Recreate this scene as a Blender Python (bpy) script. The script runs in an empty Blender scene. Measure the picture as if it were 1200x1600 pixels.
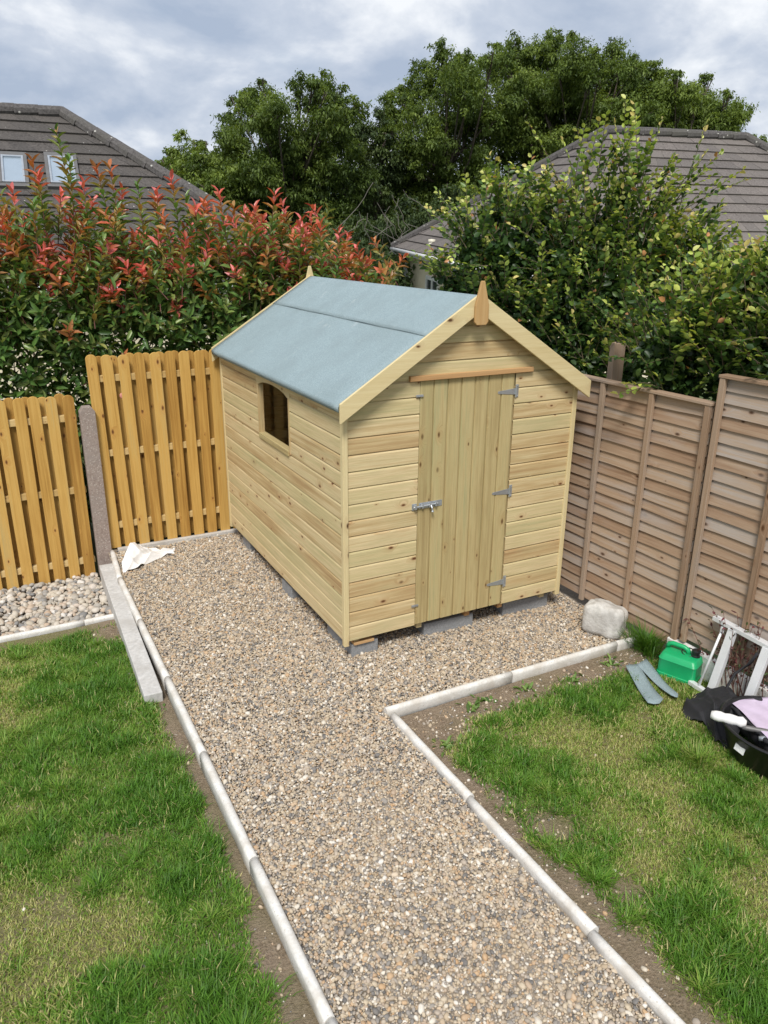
import bpy, math, random
import numpy as np
from mathutils import Matrix, Vector

# ------------------------------------------------------------------ camera, sky, sun, exposure
S = bpy.context.scene
COL = S.collection
rng = np.random.default_rng(7)
random.seed(7)
PI = math.pi

CAM = np.array([-2.019, -4.386, 2.734])
F = 1195.9
PITCH, ROLL, YAW = -0.3425, -0.0084, -0.4861
def _rot(p, r, y):
    cy, sy = math.cos(y), math.sin(y); cp, sp = math.cos(p), math.sin(p); cr, sr = math.cos(r), math.sin(r)
    return (np.array([[cy, -sy, 0], [sy, cy, 0], [0, 0, 1]]) @ np.array([[1, 0, 0], [0, cp, -sp], [0, sp, cp]])
            @ np.array([[cr, 0, sr], [0, 1, 0], [-sr, 0, cr]]))
RC = _rot(PITCH, ROLL, YAW)                       # columns: right, forward, up
cd = bpy.data.cameras.new('camera'); cam = bpy.data.objects.new('camera', cd); COL.objects.link(cam)
cd.sensor_fit = 'VERTICAL'; cd.sensor_height = 24; cd.lens = F / 1600 * 24
cd.clip_start = 0.05; cd.clip_end = 3000
m = Matrix(((RC[0, 0], RC[0, 2], -RC[0, 1], CAM[0]), (RC[1, 0], RC[1, 2], -RC[1, 1], CAM[1]),
            (RC[2, 0], RC[2, 2], -RC[2, 1], CAM[2]), (0, 0, 0, 1)))
cam.matrix_world = m
S.camera = cam

SUN_EL, SUN_AZ = math.radians(52), math.radians(215)   # azimuth measured clockwise from +Y
w = bpy.data.worlds.new('World'); S.world = w; w.use_nodes = True
nt = w.node_tree; N = nt.nodes; Lk = nt.links
N.clear()
def nd(tree, t, **k):
    n = tree.nodes.new(t)
    for a, b in k.items(): setattr(n, a, b)
    return n
out = nd(nt, 'ShaderNodeOutputWorld'); bg = nd(nt, 'ShaderNodeBackground'); bg.inputs[1].default_value = 0.1
sky = nd(nt, 'ShaderNodeTexSky', sky_type='NISHITA', sun_disc=False, sun_elevation=SUN_EL, sun_rotation=SUN_AZ)
sky.air_density = 1.0; sky.dust_density = 1.5
tc = nd(nt, 'ShaderNodeTexCoord')
sp = nd(nt, 'ShaderNodeSeparateXYZ'); Lk.new(tc.outputs['Generated'], sp.inputs[0])
az = nd(nt, 'ShaderNodeMath', operation='ABSOLUTE'); Lk.new(sp.outputs[2], az.inputs[0])
ad = nd(nt, 'ShaderNodeMath', operation='ADD'); ad.inputs[1].default_value = 0.42; Lk.new(az.outputs[0], ad.inputs[0])
dx = nd(nt, 'ShaderNodeMath', operation='DIVIDE'); dy = nd(nt, 'ShaderNodeMath', operation='DIVIDE')
Lk.new(sp.outputs[0], dx.inputs[0]); Lk.new(ad.outputs[0], dx.inputs[1])
Lk.new(sp.outputs[1], dy.inputs[0]); Lk.new(ad.outputs[0], dy.inputs[1])
cb = nd(nt, 'ShaderNodeCombineXYZ'); Lk.new(dx.outputs[0], cb.inputs[0]); Lk.new(dy.outputs[0], cb.inputs[1])
n1 = nd(nt, 'ShaderNodeTexNoise'); n1.inputs['Scale'].default_value = 3.6; n1.inputs['Detail'].default_value = 10
n1.inputs['Roughness'].default_value = 0.55; n1.inputs['Distortion'].default_value = 0.15
mp1 = nd(nt, 'ShaderNodeMapping'); mp1.inputs['Location'].default_value = (3.1, 1.7, 0); Lk.new(cb.outputs[0], mp1.inputs[0])
Lk.new(mp1.outputs[0], n1.inputs['Vector'])
cr1 = nd(nt, 'ShaderNodeValToRGB'); Lk.new(n1.outputs['Fac'], cr1.inputs[0])
e = cr1.color_ramp.elements
e[0].position = 0.36; e[0].color = (3.7, 4.4, 5.6, 1)
e[1].position = 0.64; e[1].color = (8.2, 8.45, 8.8, 1)
e2 = e.new(0.50); e2.color = (5.2, 5.75, 6.7, 1)
n2 = nd(nt, 'ShaderNodeTexNoise'); n2.inputs['Scale'].default_value = 1.1; n2.inputs['Detail'].default_value = 7
mp = nd(nt, 'ShaderNodeMapping'); mp.inputs['Location'].default_value = (11.3, 4.2, 0); Lk.new(cb.outputs[0], mp.inputs[0]); Lk.new(mp.outputs[0], n2.inputs['Vector'])
cr2 = nd(nt, 'ShaderNodeValToRGB'); Lk.new(n2.outputs['Fac'], cr2.inputs[0])
cr2.color_ramp.elements[0].position = 0.30; cr2.color_ramp.elements[0].color = (0.55,) * 3 + (1,)
cr2.color_ramp.elements[1].position = 0.45; cr2.color_ramp.elements[1].color = (0.97,) * 3 + (1,)
mx = nd(nt, 'ShaderNodeMix', data_type='RGBA')
Lk.new(cr2.outputs[0], mx.inputs['Factor']); Lk.new(sky.outputs[0], mx.inputs['A']); Lk.new(cr1.outputs[0], mx.inputs['B'])
Lk.new(mx.outputs['Result'], bg.inputs[0]); Lk.new(bg.outputs[0], out.inputs[0])

sd = bpy.data.lights.new('sun', 'SUN'); sd.energy = 3.2; sd.angle = math.radians(17); sd.color = (1, 0.965, 0.91)
sun = bpy.data.objects.new('sun', sd); COL.objects.link(sun)
sdir = Vector((math.sin(SUN_AZ) * math.cos(SUN_EL), math.cos(SUN_AZ) * math.cos(SUN_EL), math.sin(SUN_EL)))
sun.rotation_euler = sdir.to_track_quat('Z', 'Y').to_euler()
sun.location = (0, 0, 12)
S.view_settings.view_transform = 'Standard'; S.view_settings.look = 'None'
S.view_settings.gamma = 1; S.view_settings.exposure = 0.22
S.cycles.max_bounces = 6; S.cycles.diffuse_bounces = 3; S.cycles.glossy_bounces = 2
S.cycles.transmission_bounces = 3; S.cycles.transparent_max_bounces = 4
S.cycles.use_denoising = True

# ------------------------------------------------------------------ helpers
def ray(px, py):
    return RC @ np.array([(px - 600) / F, 1, -(py - 800) / F])
def at(px, py, D):                                # a world point at horizontal distance D from where the photo was taken
    d = ray(px, py); d = d / math.hypot(d[0], d[1]); return CAM + D * d

class MB:
    def __init__(s): s.v = []; s.f = []; s.uv = []; s.t = []
    def quad(s, pts, uvs, tone):
        b = len(s.v); s.v += [tuple(p) for p in pts]; s.t += [tone] * len(pts)
        s.f.append(tuple(range(b, b + len(pts)))); s.uv += list(uvs)
    def box(s, lo, hi, grain=0, tone=None, M=None):
        tone = random.random() if tone is None else tone
        o1, o2 = random.random() * 40, random.random() * 40
        x0, y0, z0 = lo; x1, y1, z1 = hi
        P = [(x0, y0, z0), (x1, y0, z0), (x1, y1, z0), (x0, y1, z0), (x0, y0, z1), (x1, y0, z1), (x1, y1, z1), (x0, y1, z1)]
        b = len(s.v)
        s.v += [tuple(M @ Vector(p)) if M else p for p in P]; s.t += [tone] * 8
        oth = [a for a in (0, 1, 2) if a != grain]
        for q in ((0, 3, 2, 1), (4, 5, 6, 7), (0, 1, 5, 4), (1, 2, 6, 5), (2, 3, 7, 6), (3, 0, 4, 7)):
            s.f.append(tuple(b + i for i in q))
            s.uv += [(P[i][grain] + o1, P[i][oth[0]] + P[i][oth[1]] + o2) for i in q]
    def prism(s, prof, a0, a1, axis=0, grain=None, tone=None, M=None, cap=True):
        """profile (list of 2d points, ccw) swept along an axis; a0/a1 numbers or functions of the profile point"""
        tone = random.random() if tone is None else tone
        o1, o2 = random.random() * 40, random.random() * 40
        n = len(prof); b = len(s.v)
        def P(p, a):
            c = [0, 0, 0]; c[axis] = a; oth = [k for k in (0, 1, 2) if k != axis]; c[oth[0]], c[oth[1]] = p
            return tuple(M @ Vector(c)) if M else tuple(c)
        A0 = [a0(p) if callable(a0) else a0 for p in prof]; A1 = [a1(p) if callable(a1) else a1 for p in prof]
        s.v += [P(p, a) for p, a in zip(prof, A0)] + [P(p, a) for p, a in zip(prof, A1)]; s.t += [tone] * (2 * n)
        acc = [0]
        for i in range(n): 
            q, r = prof[i], prof[(i + 1) % n]; acc.append(acc[-1] + math.hypot(q[0] - r[0], q[1] - r[1]))
        along = grain is None or grain == axis
        for i in range(n):
            j = (i + 1) % n
            s.f.append((b + i, b + j, b + n + j, b + n + i))
            if along: s.uv += [(A0[i] + o1, acc[i] + o2), (A0[j] + o1, acc[i + 1] + o2), (A1[j] + o1, acc[i + 1] + o2), (A1[i] + o1, acc[i] + o2)]
            else: s.uv += [(acc[i] + o1, A0[i] + o2), (acc[i + 1] + o1, A0[j] + o2), (acc[i + 1] + o1, A1[j] + o2), (acc[i] + o1, A1[i] + o2)]
        if cap:
            g = 0 if grain is None or grain == axis else ([k for k in (0, 1, 2) if k != axis].index(grain))
            f2 = (lambda p: (p[g] + o1, p[1 - g] + o2))
            s.f.append(tuple(range(b + n - 1, b - 1, -1))); s.uv += [f2(prof[i]) for i in range(n - 1, -1, -1)]
            s.f.append(tuple(range(b + n, b + 2 * n))); s.uv += [f2(p) for p in prof]
    def tube(s, pts, rad, n=8, tone=None, cap=True):
        tone = random.random() if tone is None else tone
        pts = [Vector(p) for p in pts]
        if not hasattr(rad, '__len__'): rad = [rad] * len(pts)
        b = len(s.v); acc = 0; rings = []
        up = Vector((0.13, 0.31, 0.94))
        for i, p in enumerate(pts):
            d = (pts[min(i + 1, len(pts) - 1)] - pts[max(i - 1, 0)]).normalized()
            if abs(d.dot(up)) > 0.97: up = Vector((1, 0.1, 0))
            a = d.cross(up).normalized(); c = d.cross(a)
            if i: acc += (p - pts[i - 1]).length
            rings.append(acc)
            for k in range(n):
                t = 2 * PI * k / n; q = p + (a * math.cos(t) + c * math.sin(t)) * rad[i]
                s.v.append(tuple(q)); s.t.append(tone)
        for i in range(len(pts) - 1):
            for k in range(n):
                k2 = (k + 1) % n
                s.f.append((b + i * n + k, b + (i + 1) * n + k, b + (i + 1) * n + k2, b + i * n + k2))
                s.uv += [(rings[i], k * .05), (rings[i + 1], k * .05), (rings[i + 1], k * .05 + .05), (rings[i], k * .05 + .05)]
        if cap:
            s.f.append(tuple(b + k for k in range(n))); s.uv += [(0, 0)] * n
            e0 = b + (len(pts) - 1) * n; s.f.append(tuple(e0 + k for k in range(n - 1, -1, -1))); s.uv += [(0, 0)] * n
    def lathe(s, prof, n=24, c=(0, 0, 0), sx=1, sy=1, tone=None):
        tone = .5 if tone is None else tone; b = len(s.v)
        for r, z in prof:
            for k in range(n):
                t = 2 * PI * k / n; s.v.append((c[0] + r * sx * math.cos(t), c[1] + r * sy * math.sin(t), c[2] + z)); s.t.append(tone)
        for i in range(len(prof) - 1):
            for k in range(n):
                k2 = (k + 1) % n
                s.f.append((b + i * n + k, b + i * n + k2, b + (i + 1) * n + k2, b + (i + 1) * n + k))
                s.uv += [(k / n, i), (k / n, i), (k / n, i + 1), (k / n, i + 1)]
    def build(s, name, mat, parent=None, smooth=False, bevel=0.0, sub=0):
        me = bpy.data.meshes.new(name); me.from_pydata(s.v, [], s.f)
        uvl = me.uv_layers.new(name='UVMap'); uvl.data.foreach_set('uv', np.array(s.uv, dtype=np.float32).ravel())
        tone_attr(me, np.array(s.t))
        return finish(me, name, mat, parent, smooth, bevel, sub)

def tone_attr(me, t):
    a = me.attributes.new('tone', 'FLOAT_COLOR', 'POINT')
    t = np.asarray(t, dtype=np.float32)
    c = np.ones((len(me.vertices), 4), np.float32)
    if t.ndim == 1: c[:, 0] = c[:, 1] = c[:, 2] = t
    else: c[:, :t.shape[1]] = t
    a.data.foreach_set('color', c.ravel())

def finish(me, name, mat, parent=None, smooth=False, bevel=0.0, sub=0):
    o = bpy.data.objects.new(name, me); COL.objects.link(o)
    if mat: me.materials.append(mat)
    if parent: o.parent = parent
    if smooth: me.polygons.foreach_set('use_smooth', [True] * len(me.polygons))
    if bevel:
        b = o.modifiers.new('bevel', 'BEVEL'); b.width = bevel; b.segments = 2; b.limit_method = 'ANGLE'; b.angle_limit = math.radians(50)
    if sub:
        b = o.modifiers.new('sub', 'SUBSURF'); b.levels = sub; b.render_levels = sub
    return o

def fastmesh(name, V, Fc, tone, mat, parent=None, smooth=False):
    """V (n,3); Fc list of (m,k) integer arrays"""
    me = bpy.data.meshes.new(name)
    me.vertices.add(len(V)); me.vertices.foreach_set('co', np.asarray(V, np.float32).ravel())
    nl = sum(f.size for f in Fc); npoly = sum(len(f) for f in Fc)
    me.loops.add(nl); me.polygons.add(npoly)
    me.loops.foreach_set('vertex_index', np.concatenate([f.ravel() for f in Fc]).astype(np.int32))
    st = []; o = 0
    for f in Fc:
        k = f.shape[1]; st.append(o + np.arange(len(f)) * k); o += f.size
    me.polygons.foreach_set('loop_start', np.concatenate(st).astype(np.int32))
    me.update(calc_edges=True); me.validate()
    tone_attr(me, tone)
    return finish(me, name, mat, parent, smooth)

def tag(o, label=None, cat=None, group=None, kind=None):
    if label: o['label'] = label
    if cat: o['category'] = cat
    if group: o['group'] = group
    if kind: o['kind'] = kind
    return o
def thing(name, label, cat, loc=(0, 0, 0), rot=(0, 0, 0), group=None):
    o = bpy.data.objects.new(name, None); COL.objects.link(o); o.empty_display_size = .1
    o.location = loc; o.rotation_euler = rot
    return tag(o, label, cat, group)
def copy_tree(o, parent=None):
    c = o.copy(); COL.objects.link(c)
    if parent: c.parent = parent
    for ch in list(o.children): copy_tree(ch, c)
    return c

# ------------------------------------------------------------------ materials
def mat(name):
    M_ = bpy.data.materials.new(name); M_.use_nodes = True
    t = M_.node_tree; b = t.nodes['Principled BSDF']; b.inputs['Roughness'].default_value = .75
    b.inputs['Specular IOR Level'].default_value = .3
    return M_, t, b
def noise(t, vec, scale, detail=4, rough=.55, dist=0):
    n = nd(t, 'ShaderNodeTexNoise'); n.inputs['Scale'].default_value = scale; n.inputs['Detail'].default_value = detail
    n.inputs['Roughness'].default_value = rough; n.inputs['Distortion'].default_value = dist
    if vec is not None: t.links.new(vec, n.inputs['Vector'])
    return n.outputs['Fac']
def ramp(t, fac, stops, interp=None):
    r = nd(t, 'ShaderNodeValToRGB'); t.links.new(fac, r.inputs[0]); el = r.color_ramp.elements
    if interp: r.color_ramp.interpolation = interp
    while len(el) < len(stops): el.new(.5)
    for x, (p, c) in zip(el, stops): x.position = p; x.color = tuple(c) + (1,) if len(c) == 3 else c
    return r.outputs[0]
def mixc(t, fac, a, b, blend='MIX'):
    m_ = nd(t, 'ShaderNodeMix', data_type='RGBA', blend_type=blend)
    for s, x in (('Factor', fac), ('A', a), ('B', b)):
        i = m_.inputs[s]
        if isinstance(x, (int, float)): i.default_value = x
        elif isinstance(x, tuple): i.default_value = x + (1,)
        else: t.links.new(x, i)
    return m_.outputs['Result']
def mapping(t, vec, sc=(1, 1, 1), loc=(0, 0, 0)):
    m_ = nd(t, 'ShaderNodeMapping'); m_.inputs['Scale'].default_value = sc; m_.inputs['Location'].default_value = loc
    t.links.new(vec, m_.inputs[0]); return m_.outputs[0]
def mathn(t, op, a, b=None, clamp=False):
    m_ = nd(t, 'ShaderNodeMath', operation=op, use_clamp=clamp)
    for i, x in enumerate((a, b)):
        if x is None: continue
        if isinstance(x, (int, float)): m_.inputs[i].default_value = x
        else: t.links.new(x, m_.inputs[i])
    return m_.outputs[0]
def bump(t, b, h, strength=.3, dist=.01):
    n = nd(t, 'ShaderNodeBump'); n.inputs['Strength'].default_value = strength; n.inputs['Distance'].default_value = dist
    t.links.new(h, n.inputs['Height']); t.links.new(n.outputs[0], b.inputs['Normal'])
def attr(t, name='tone'):
    a = nd(t, 'ShaderNodeAttribute', attribute_name=name); return a
def gen(t): return nd(t, 'ShaderNodeTexCoord').outputs['Object']
def world_pos(t): return nd(t, 'ShaderNodeNewGeometry').outputs['Position']

def wood(name, stops, knot=(.10, .045, .018), knot_amt=.5, dark=.35, stain=None, rough=.72, knot_scale=(4.6, 9.0), grain=1.0):
    M_, t, b = mat(name); L = t.links
    uv = nd(t, 'ShaderNodeUVMap', uv_map='UVMap').outputs[0]
    tone = attr(t).outputs['Color']
    # knots: sparse elongated cells
    vo = nd(t, 'ShaderNodeTexVoronoi', feature='F1', voronoi_dimensions='2D'); L.new(mapping(t, uv, knot_scale + (1,)), vo.inputs['Vector']); vo.inputs['Scale'].default_value = 1
    sepc = nd(t, 'ShaderNodeSeparateColor'); L.new(vo.outputs['Color'], sepc.inputs[0])
    sel = mathn(t, 'GREATER_THAN', sepc.outputs[0], 1 - knot_amt)
    rad = mathn(t, 'ADD', mathn(t, 'MULTIPLY', sepc.outputs[1], .11), .035)
    kn = mathn(t, 'MULTIPLY', sel, mathn(t, 'SUBTRACT', 1, mathn(t, 'DIVIDE', vo.outputs['Distance'], rad), clamp=True))
    halo = mathn(t, 'MULTIPLY', sel, mathn(t, 'SUBTRACT', 1, mathn(t, 'DIVIDE', vo.outputs['Distance'], mathn(t, 'MULTIPLY', rad, 3.2)), clamp=True))
    # grain, bent round the knots
    wv = nd(t, 'ShaderNodeCombineXYZ'); L.new(mathn(t, 'MULTIPLY', halo, 0.06), wv.inputs[1])
    va = nd(t, 'ShaderNodeVectorMath', operation='ADD'); L.new(uv, va.inputs[0]); L.new(wv.outputs[0], va.inputs[1])
    g1 = noise(t, mapping(t, va.outputs[0], (1.1, 42 * grain, 1)), 1.0, 4, .6, .6)
    g2 = noise(t, mapping(t, va.outputs[0], (5, 210 * grain, 1)), 1.0, 3, .6)
    big = noise(t, mapping(t, uv, (1.3, 5, 1)), 1.0, 3, .5)
    f = mathn(t, 'ADD', mathn(t, 'MULTIPLY', g1, .62), mathn(t, 'MULTIPLY', big, .38))
    f = mathn(t, 'ADD', f, mathn(t, 'MULTIPLY', mathn(t, 'SUBTRACT', tone, .5), .38))
    c = ramp(t, f, stops)
    c = mixc(t, mathn(t, 'MULTIPLY', ramp(t, g2, [(.35, (1, 1, 1)), (.6, (0, 0, 0))]), dark * .5), c, (.55, .45, .33), 'MULTIPLY')
    c = mixc(t, mathn(t, 'MULTIPLY', halo, .55), c, mixc(t, .5, c, tuple(min(1, x * 3.2) for x in knot)))
    c = mixc(t, mathn(t, 'MULTIPLY', kn, 1.5, clamp=True), c, knot)
    if stain:
        s_ = noise(t, mapping(t, uv, (.9, 6, 1), (7, 3, 0)), 1.0, 4, .6)
        c = mixc(t, ramp(t, s_, [(.53, (0, 0, 0)), (.72, (.75, .75, .75))]), c, stain)
    L.new(c, b.inputs['Base Color']); b.inputs['Roughness'].default_value = rough
    h = mathn(t, 'ADD', g1, mathn(t, 'MULTIPLY', g2, .5)); bump(t, b, h, .25, .003)
    return M_

def speckle(name, c0, c1, scale=60, patch=2.0, patchc=None, rough=.85, bmp=.3, bscale=None, bd=.004, spec=None):
    M_, t, b = mat(name); P = gen(t)
    a = noise(t, P, scale, 4, .65); p = noise(t, P, patch, 5, .6)
    c = ramp(t, a, [(.33, c0), (.67, c1)])
    if patchc: c = mixc(t, ramp(t, p, [(.45, (0, 0, 0)), (.66, (.8, .8, .8))]), c, patchc)
    if spec:
        v = nd(t, 'ShaderNodeTexVoronoi'); v.inputs['Scale'].default_value = spec[1]; t.links.new(P, v.inputs['Vector'])
        sc_ = nd(t, 'ShaderNodeSeparateColor'); t.links.new(v.outputs['Color'], sc_.inputs[0])
        c = mixc(t, mathn(t, 'MULTIPLY', mathn(t, 'GREATER_THAN', sc_.outputs[0], spec[2]), mathn(t, 'LESS_THAN', v.outputs['Distance'], spec[3])), c, spec[0])
    t.links.new(c, b.inputs['Base Color']); b.inputs['Roughness'].default_value = rough
    bump(t, b, noise(t, P, bscale or scale, 5, .65), bmp, bd); return M_

def plain(name, c, rough=.5, metal=0, bmp=0, bscale=80, var=.12):
    M_, t, b = mat(name)
    a = noise(t, gen(t), 9, 5, .6)
    t.links.new(mixc(t, ramp(t, a, [(.3, (0, 0, 0)), (.7, (1, 1, 1))]), tuple(x * (1 - var) for x in c), tuple(min(1, x * (1 + var)) for x in c)), b.inputs['Base Color'])
    b.inputs['Roughness'].default_value = rough; b.inputs['Metallic'].default_value = metal; b.inputs['Specular IOR Level'].default_value = .45
    if bmp: bump(t, b, noise(t, gen(t), bscale, 4), bmp, .004)
    return M_

def leafmat(name, stops, transl=.35, rough=.5, spec=.35, under=None):
    """tone.r chooses the colour, tone.g a small brightness variation"""
    M_, t, b = mat(name); L = t.links
    sc_ = nd(t, 'ShaderNodeSeparateColor'); L.new(attr(t).outputs['Color'], sc_.inputs[0])
    c = ramp(t, sc_.outputs[0], stops)
    v = mathn(t, 'ADD', .72, mathn(t, 'MULTIPLY', sc_.outputs[1], .56))
    hv = nd(t, 'ShaderNodeHueSaturation'); L.new(v, hv.inputs['Value']); L.new(c, hv.inputs['Color'])
    c = hv.outputs[0]
    L.new(c, b.inputs['Base Color']); b.inputs['Roughness'].default_value = rough; b.inputs['Specular IOR Level'].default_value = spec
    tr = nd(t, 'ShaderNodeBsdfTranslucent'); L.new(mixc(t, 1.0, c, (1.25, 1.2, .55), 'MULTIPLY'), tr.inputs[0])
    ms = nd(t, 'ShaderNodeMixShader'); ms.inputs[0].default_value = transl
    L.new(b.outputs[0], ms.inputs[1]); L.new(tr.outputs[0], ms.inputs[2])
    L.new(ms.outputs[0], t.nodes['Material Output'].inputs[0])
    return M_

W_SHED = wood('treated_pine', [(.22, (.42, .27, .13)), (.38, (.55, .41, .21)), (.52, (.68, .55, .32)), (.64, (.60, .50, .27)), (.78, (.50, .445, .235))], knot=(.13, .05, .018), knot_amt=.30, dark=.65, stain=(.45, .395, .21))
W_DOOR = wood('treated_pine_door', [(.25, (.32, .235, .105)), (.42, (.44, .345, .165)), (.55, (.52, .42, .21)), (.72, (.40, .375, .19))], knot=(.13, .07, .025), knot_amt=.30, dark=.65, knot_scale=(4.6, 9.5), stain=(.43, .39, .19))
W_TRIM = wood('pale_trim_timber', [(.25, (.52, .40, .19)), (.5, (.64, .52, .28)), (.75, (.70, .59, .34))], knot_amt=.2)
W_ORANGE = wood('orange_pine', [(.25, (.38, .20, .08)), (.5, (.51, .30, .135)), (.75, (.57, .38, .19))], knot_amt=.1)
W_FENCE = wood('golden_fence_timber', [(.25, (.34, .175, .036)), (.42, (.50, .285, .07)), (.58, (.60, .37, .105)), (.76, (.52, .37, .14))], knot=(.14, .055, .016), knot_amt=.3)
W_RAIL = wood('pale_rail_timber', [(.25, (.48, .32, .12)), (.5, (.62, .45, .20)), (.75, (.68, .53, .28))], knot_amt=.3)
W_OLD = wood('weathered_fence_timber', [(.16, (.215, .13, .078)), (.34, (.325, .215, .14)), (.52, (.405, .295, .205)), (.72, (.40, .345, .30))], knot=(.085, .045, .025), knot_amt=.28, stain=(.38, .335, .305), rough=.85)
W_OLDB = wood('weathered_batten_timber', [(.25, (.22, .14, .085)), (.5, (.35, .24, .16)), (.75, (.39, .30, .225))], knot_amt=.25, stain=(.27, .23, .2), rough=.85)
W_IN = wood('inside_timber', [(.25, (.42, .27, .11)), (.5, (.56, .40, .19)), (.75, (.62, .46, .24))], knot_amt=.25)

# roofing felt: fine mineral granules, faint scuffs
FELT, t, b = mat('green_mineral_felt'); P = gen(t)
a_ = noise(t, P, 330, 2, .6); p_ = noise(t, P, 3.2, 5, .65); s_ = noise(t, mapping(t, P, (3, 9, 9)), 1, 5, .7)
c = ramp(t, a_, [(.36, (.18, .25, .272)), (.64, (.41, .50, .525))])
c = mixc(t, ramp(t, p_, [(.42, (0, 0, 0)), (.7, (.55, .55, .55))]), c, (.235, .295, .305))
c = mixc(t, ramp(t, s_, [(.62, (0, 0, 0)), (.76, (.42, .42, .42))]), c, (.56, .60, .60))
c = mixc(t, ramp(t, noise(t, P, 120, 3, .7), [(.38, (.35, .35, .35)), (.55, (0, 0, 0))]), c, (.15, .20, .21))
t.links.new(c, b.inputs['Base Color']); b.inputs['Roughness'].default_value = .92; bump(t, b, a_, .8, .004)

CONC = speckle('pale_concrete', (.44, .42, .39), (.62, .60, .565), 45, 3.5, (.40, .375, .34), bmp=.35, bd=.003)
KERB = speckle('white_concrete', (.62, .60, .56), (.76, .74, .70), 60, 7, (.53, .485, .42), bmp=.3, bd=.002, spec=((.54, .51, .46), 70, .80, .30))
SLAB = speckle('grey_concrete_board', (.44, .43, .41), (.60, .585, .56), 30, 4, (.40, .38, .35), bmp=.4, bd=.003)
POSTC = speckle('exposed_aggregate_post', (.22, .165, .14), (.38, .31, .27), 70, 3, (.29, .25, .225), bmp=.5, bd=.004, spec=((.45, .40, .35), 75, .78, .36))
BLOCK = speckle('grey_block', (.20, .205, .21), (.34, .345, .35), 90, 6, (.25, .255, .26), bmp=.8, bd=.006)
BOULD = speckle('boulder_stone', (.44, .42, .385), (.66, .64, .60), 16, 5, (.36, .34, .315), bmp=.8, bscale=11, bd=.02)
TILE = speckle('roof_tile', (.052, .047, .044), (.115, .104, .097), 26, 1.4, (.088, .08, .072), bmp=.5, bd=.01, spec=((.38, .37, .34), 9, .80, .12))
TILE2 = speckle('brown_roof_tile', (.105, .092, .085), (.20, .178, .166), 26, 1.2, (.155, .14, .128), bmp=.5, bd=.01, spec=((.40, .37, .32), 9, .86, .10))
RIDGE = speckle('ridge_tile_concrete', (.06, .055, .053), (.13, .12, .115), 22, 2, (.10, .095, .08), bmp=.5, spec=((.42, .41, .37), 10, .62, .2))
RENDERW = speckle('cream_render', (.76, .67, .50), (.84, .75, .58), 80, 1.2, (.74, .64, .47), bmp=.3)
GALV = plain('galvanised_steel', (.50, .53, .56), .42, .75, .1)
ALU = plain('aluminium', (.78, .79, .80), .4, .25, .0, var=.06)
WHITEP = plain('white_plastic', (.78, .78, .77), .4)
WHITESHEET = plain('white_sheet', (.80, .79, .775), .6, var=.03)
GREENP = plain('green_plastic', (.012, .36, .13), .38, var=.08)
BLACKP = plain('black_plastic', (.014, .014, .015), .35)
BLACKC = plain('black_cloth', (.020, .020, .023), .8, 0, .5, 90)
LILAC = plain('lilac_film', (.62, .52, .66), .35, var=.10)
ORANGEP = plain('orange_cap', (.75, .30, .02), .4)
CLEARP = plain('clear_bottle', (.55, .53, .55), .15)
GLASSW = plain('roof_window_glass', (.34, .41, .48), .06, .3, var=.03)  # light blue base colour paints in the bright sky reflection
DARKG = plain('dark_glass', (.05, .06, .065), .05)
GREYM = plain('grey_window_metal', (.15, .145, .14), .5, .3)
REDK = plain('red_marker', (.58, .24, .19), .6)
CLAY = plain('terracotta', (.42, .19, .11), .7)
BARK = speckle('bark', (.055, .042, .03), (.13, .105, .08), 8, 1.5, (.085, .08, .06), bmp=.8, bd=.02)
TWIG = plain('twig', (.13, .10, .06), .8)
TWIGR = plain('red_twig', (.14, .055, .04), .7)
VINE = plain('dead_vine', (.17, .155, .13), .9)
JOINT = plain('mortar_joint', (.12, .11, .10), .9)

L_PHOT = leafmat('photinia_leaf', [(.0, (.050, .115, .026)), (.28, (.115, .215, .048)), (.48, (.24, .29, .08)), (.60, (.37, .23, .075)), (.74, (.50, .15, .06)), (.86, (.62, .115, .09)), (1.0, (.70, .19, .18))], .3, .34, .5)
L_BEECH = leafmat('beech_leaf', [(.0, (.022, .052, .014)), (.30, (.065, .130, .028)), (.52, (.20, .29, .05)), (.75, (.46, .54, .10)), (.95, (.66, .66, .22)), (1.0, (.50, .24, .10))], .3, .42, .45)
L_TREE = leafmat('tree_leaf', [(.0, (.055, .09, .022)), (.5, (.115, .17, .036)), (1.0, (.21, .28, .06))], .4, .55, .3)
L_DARKTREE = leafmat('dark_tree_leaf', [(.0, (.038, .062, .026)), (.5, (.072, .11, .036)), (1.0, (.13, .175, .055))], .35, .55, .3)
L_GRASS = leafmat('grass_blade', [(.0, (.070, .185, .018)), (.4, (.130, .27, .030)), (.65, (.23, .35, .055)), (.82, (.38, .40, .12)), (1.0, (.60, .52, .27))], .35, .5, .35)
L_WEED = leafmat('weed_leaf', [(.0, (.07, .15, .03)), (1.0, (.20, .30, .08))], .3, .5, .3)
L_PURPLE = leafmat('purple_leaf', [(.0, (.06, .10, .03)), (.5, (.11, .045, .04)), (1.0, (.16, .04, .05))], .25, .5, .3)

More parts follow.
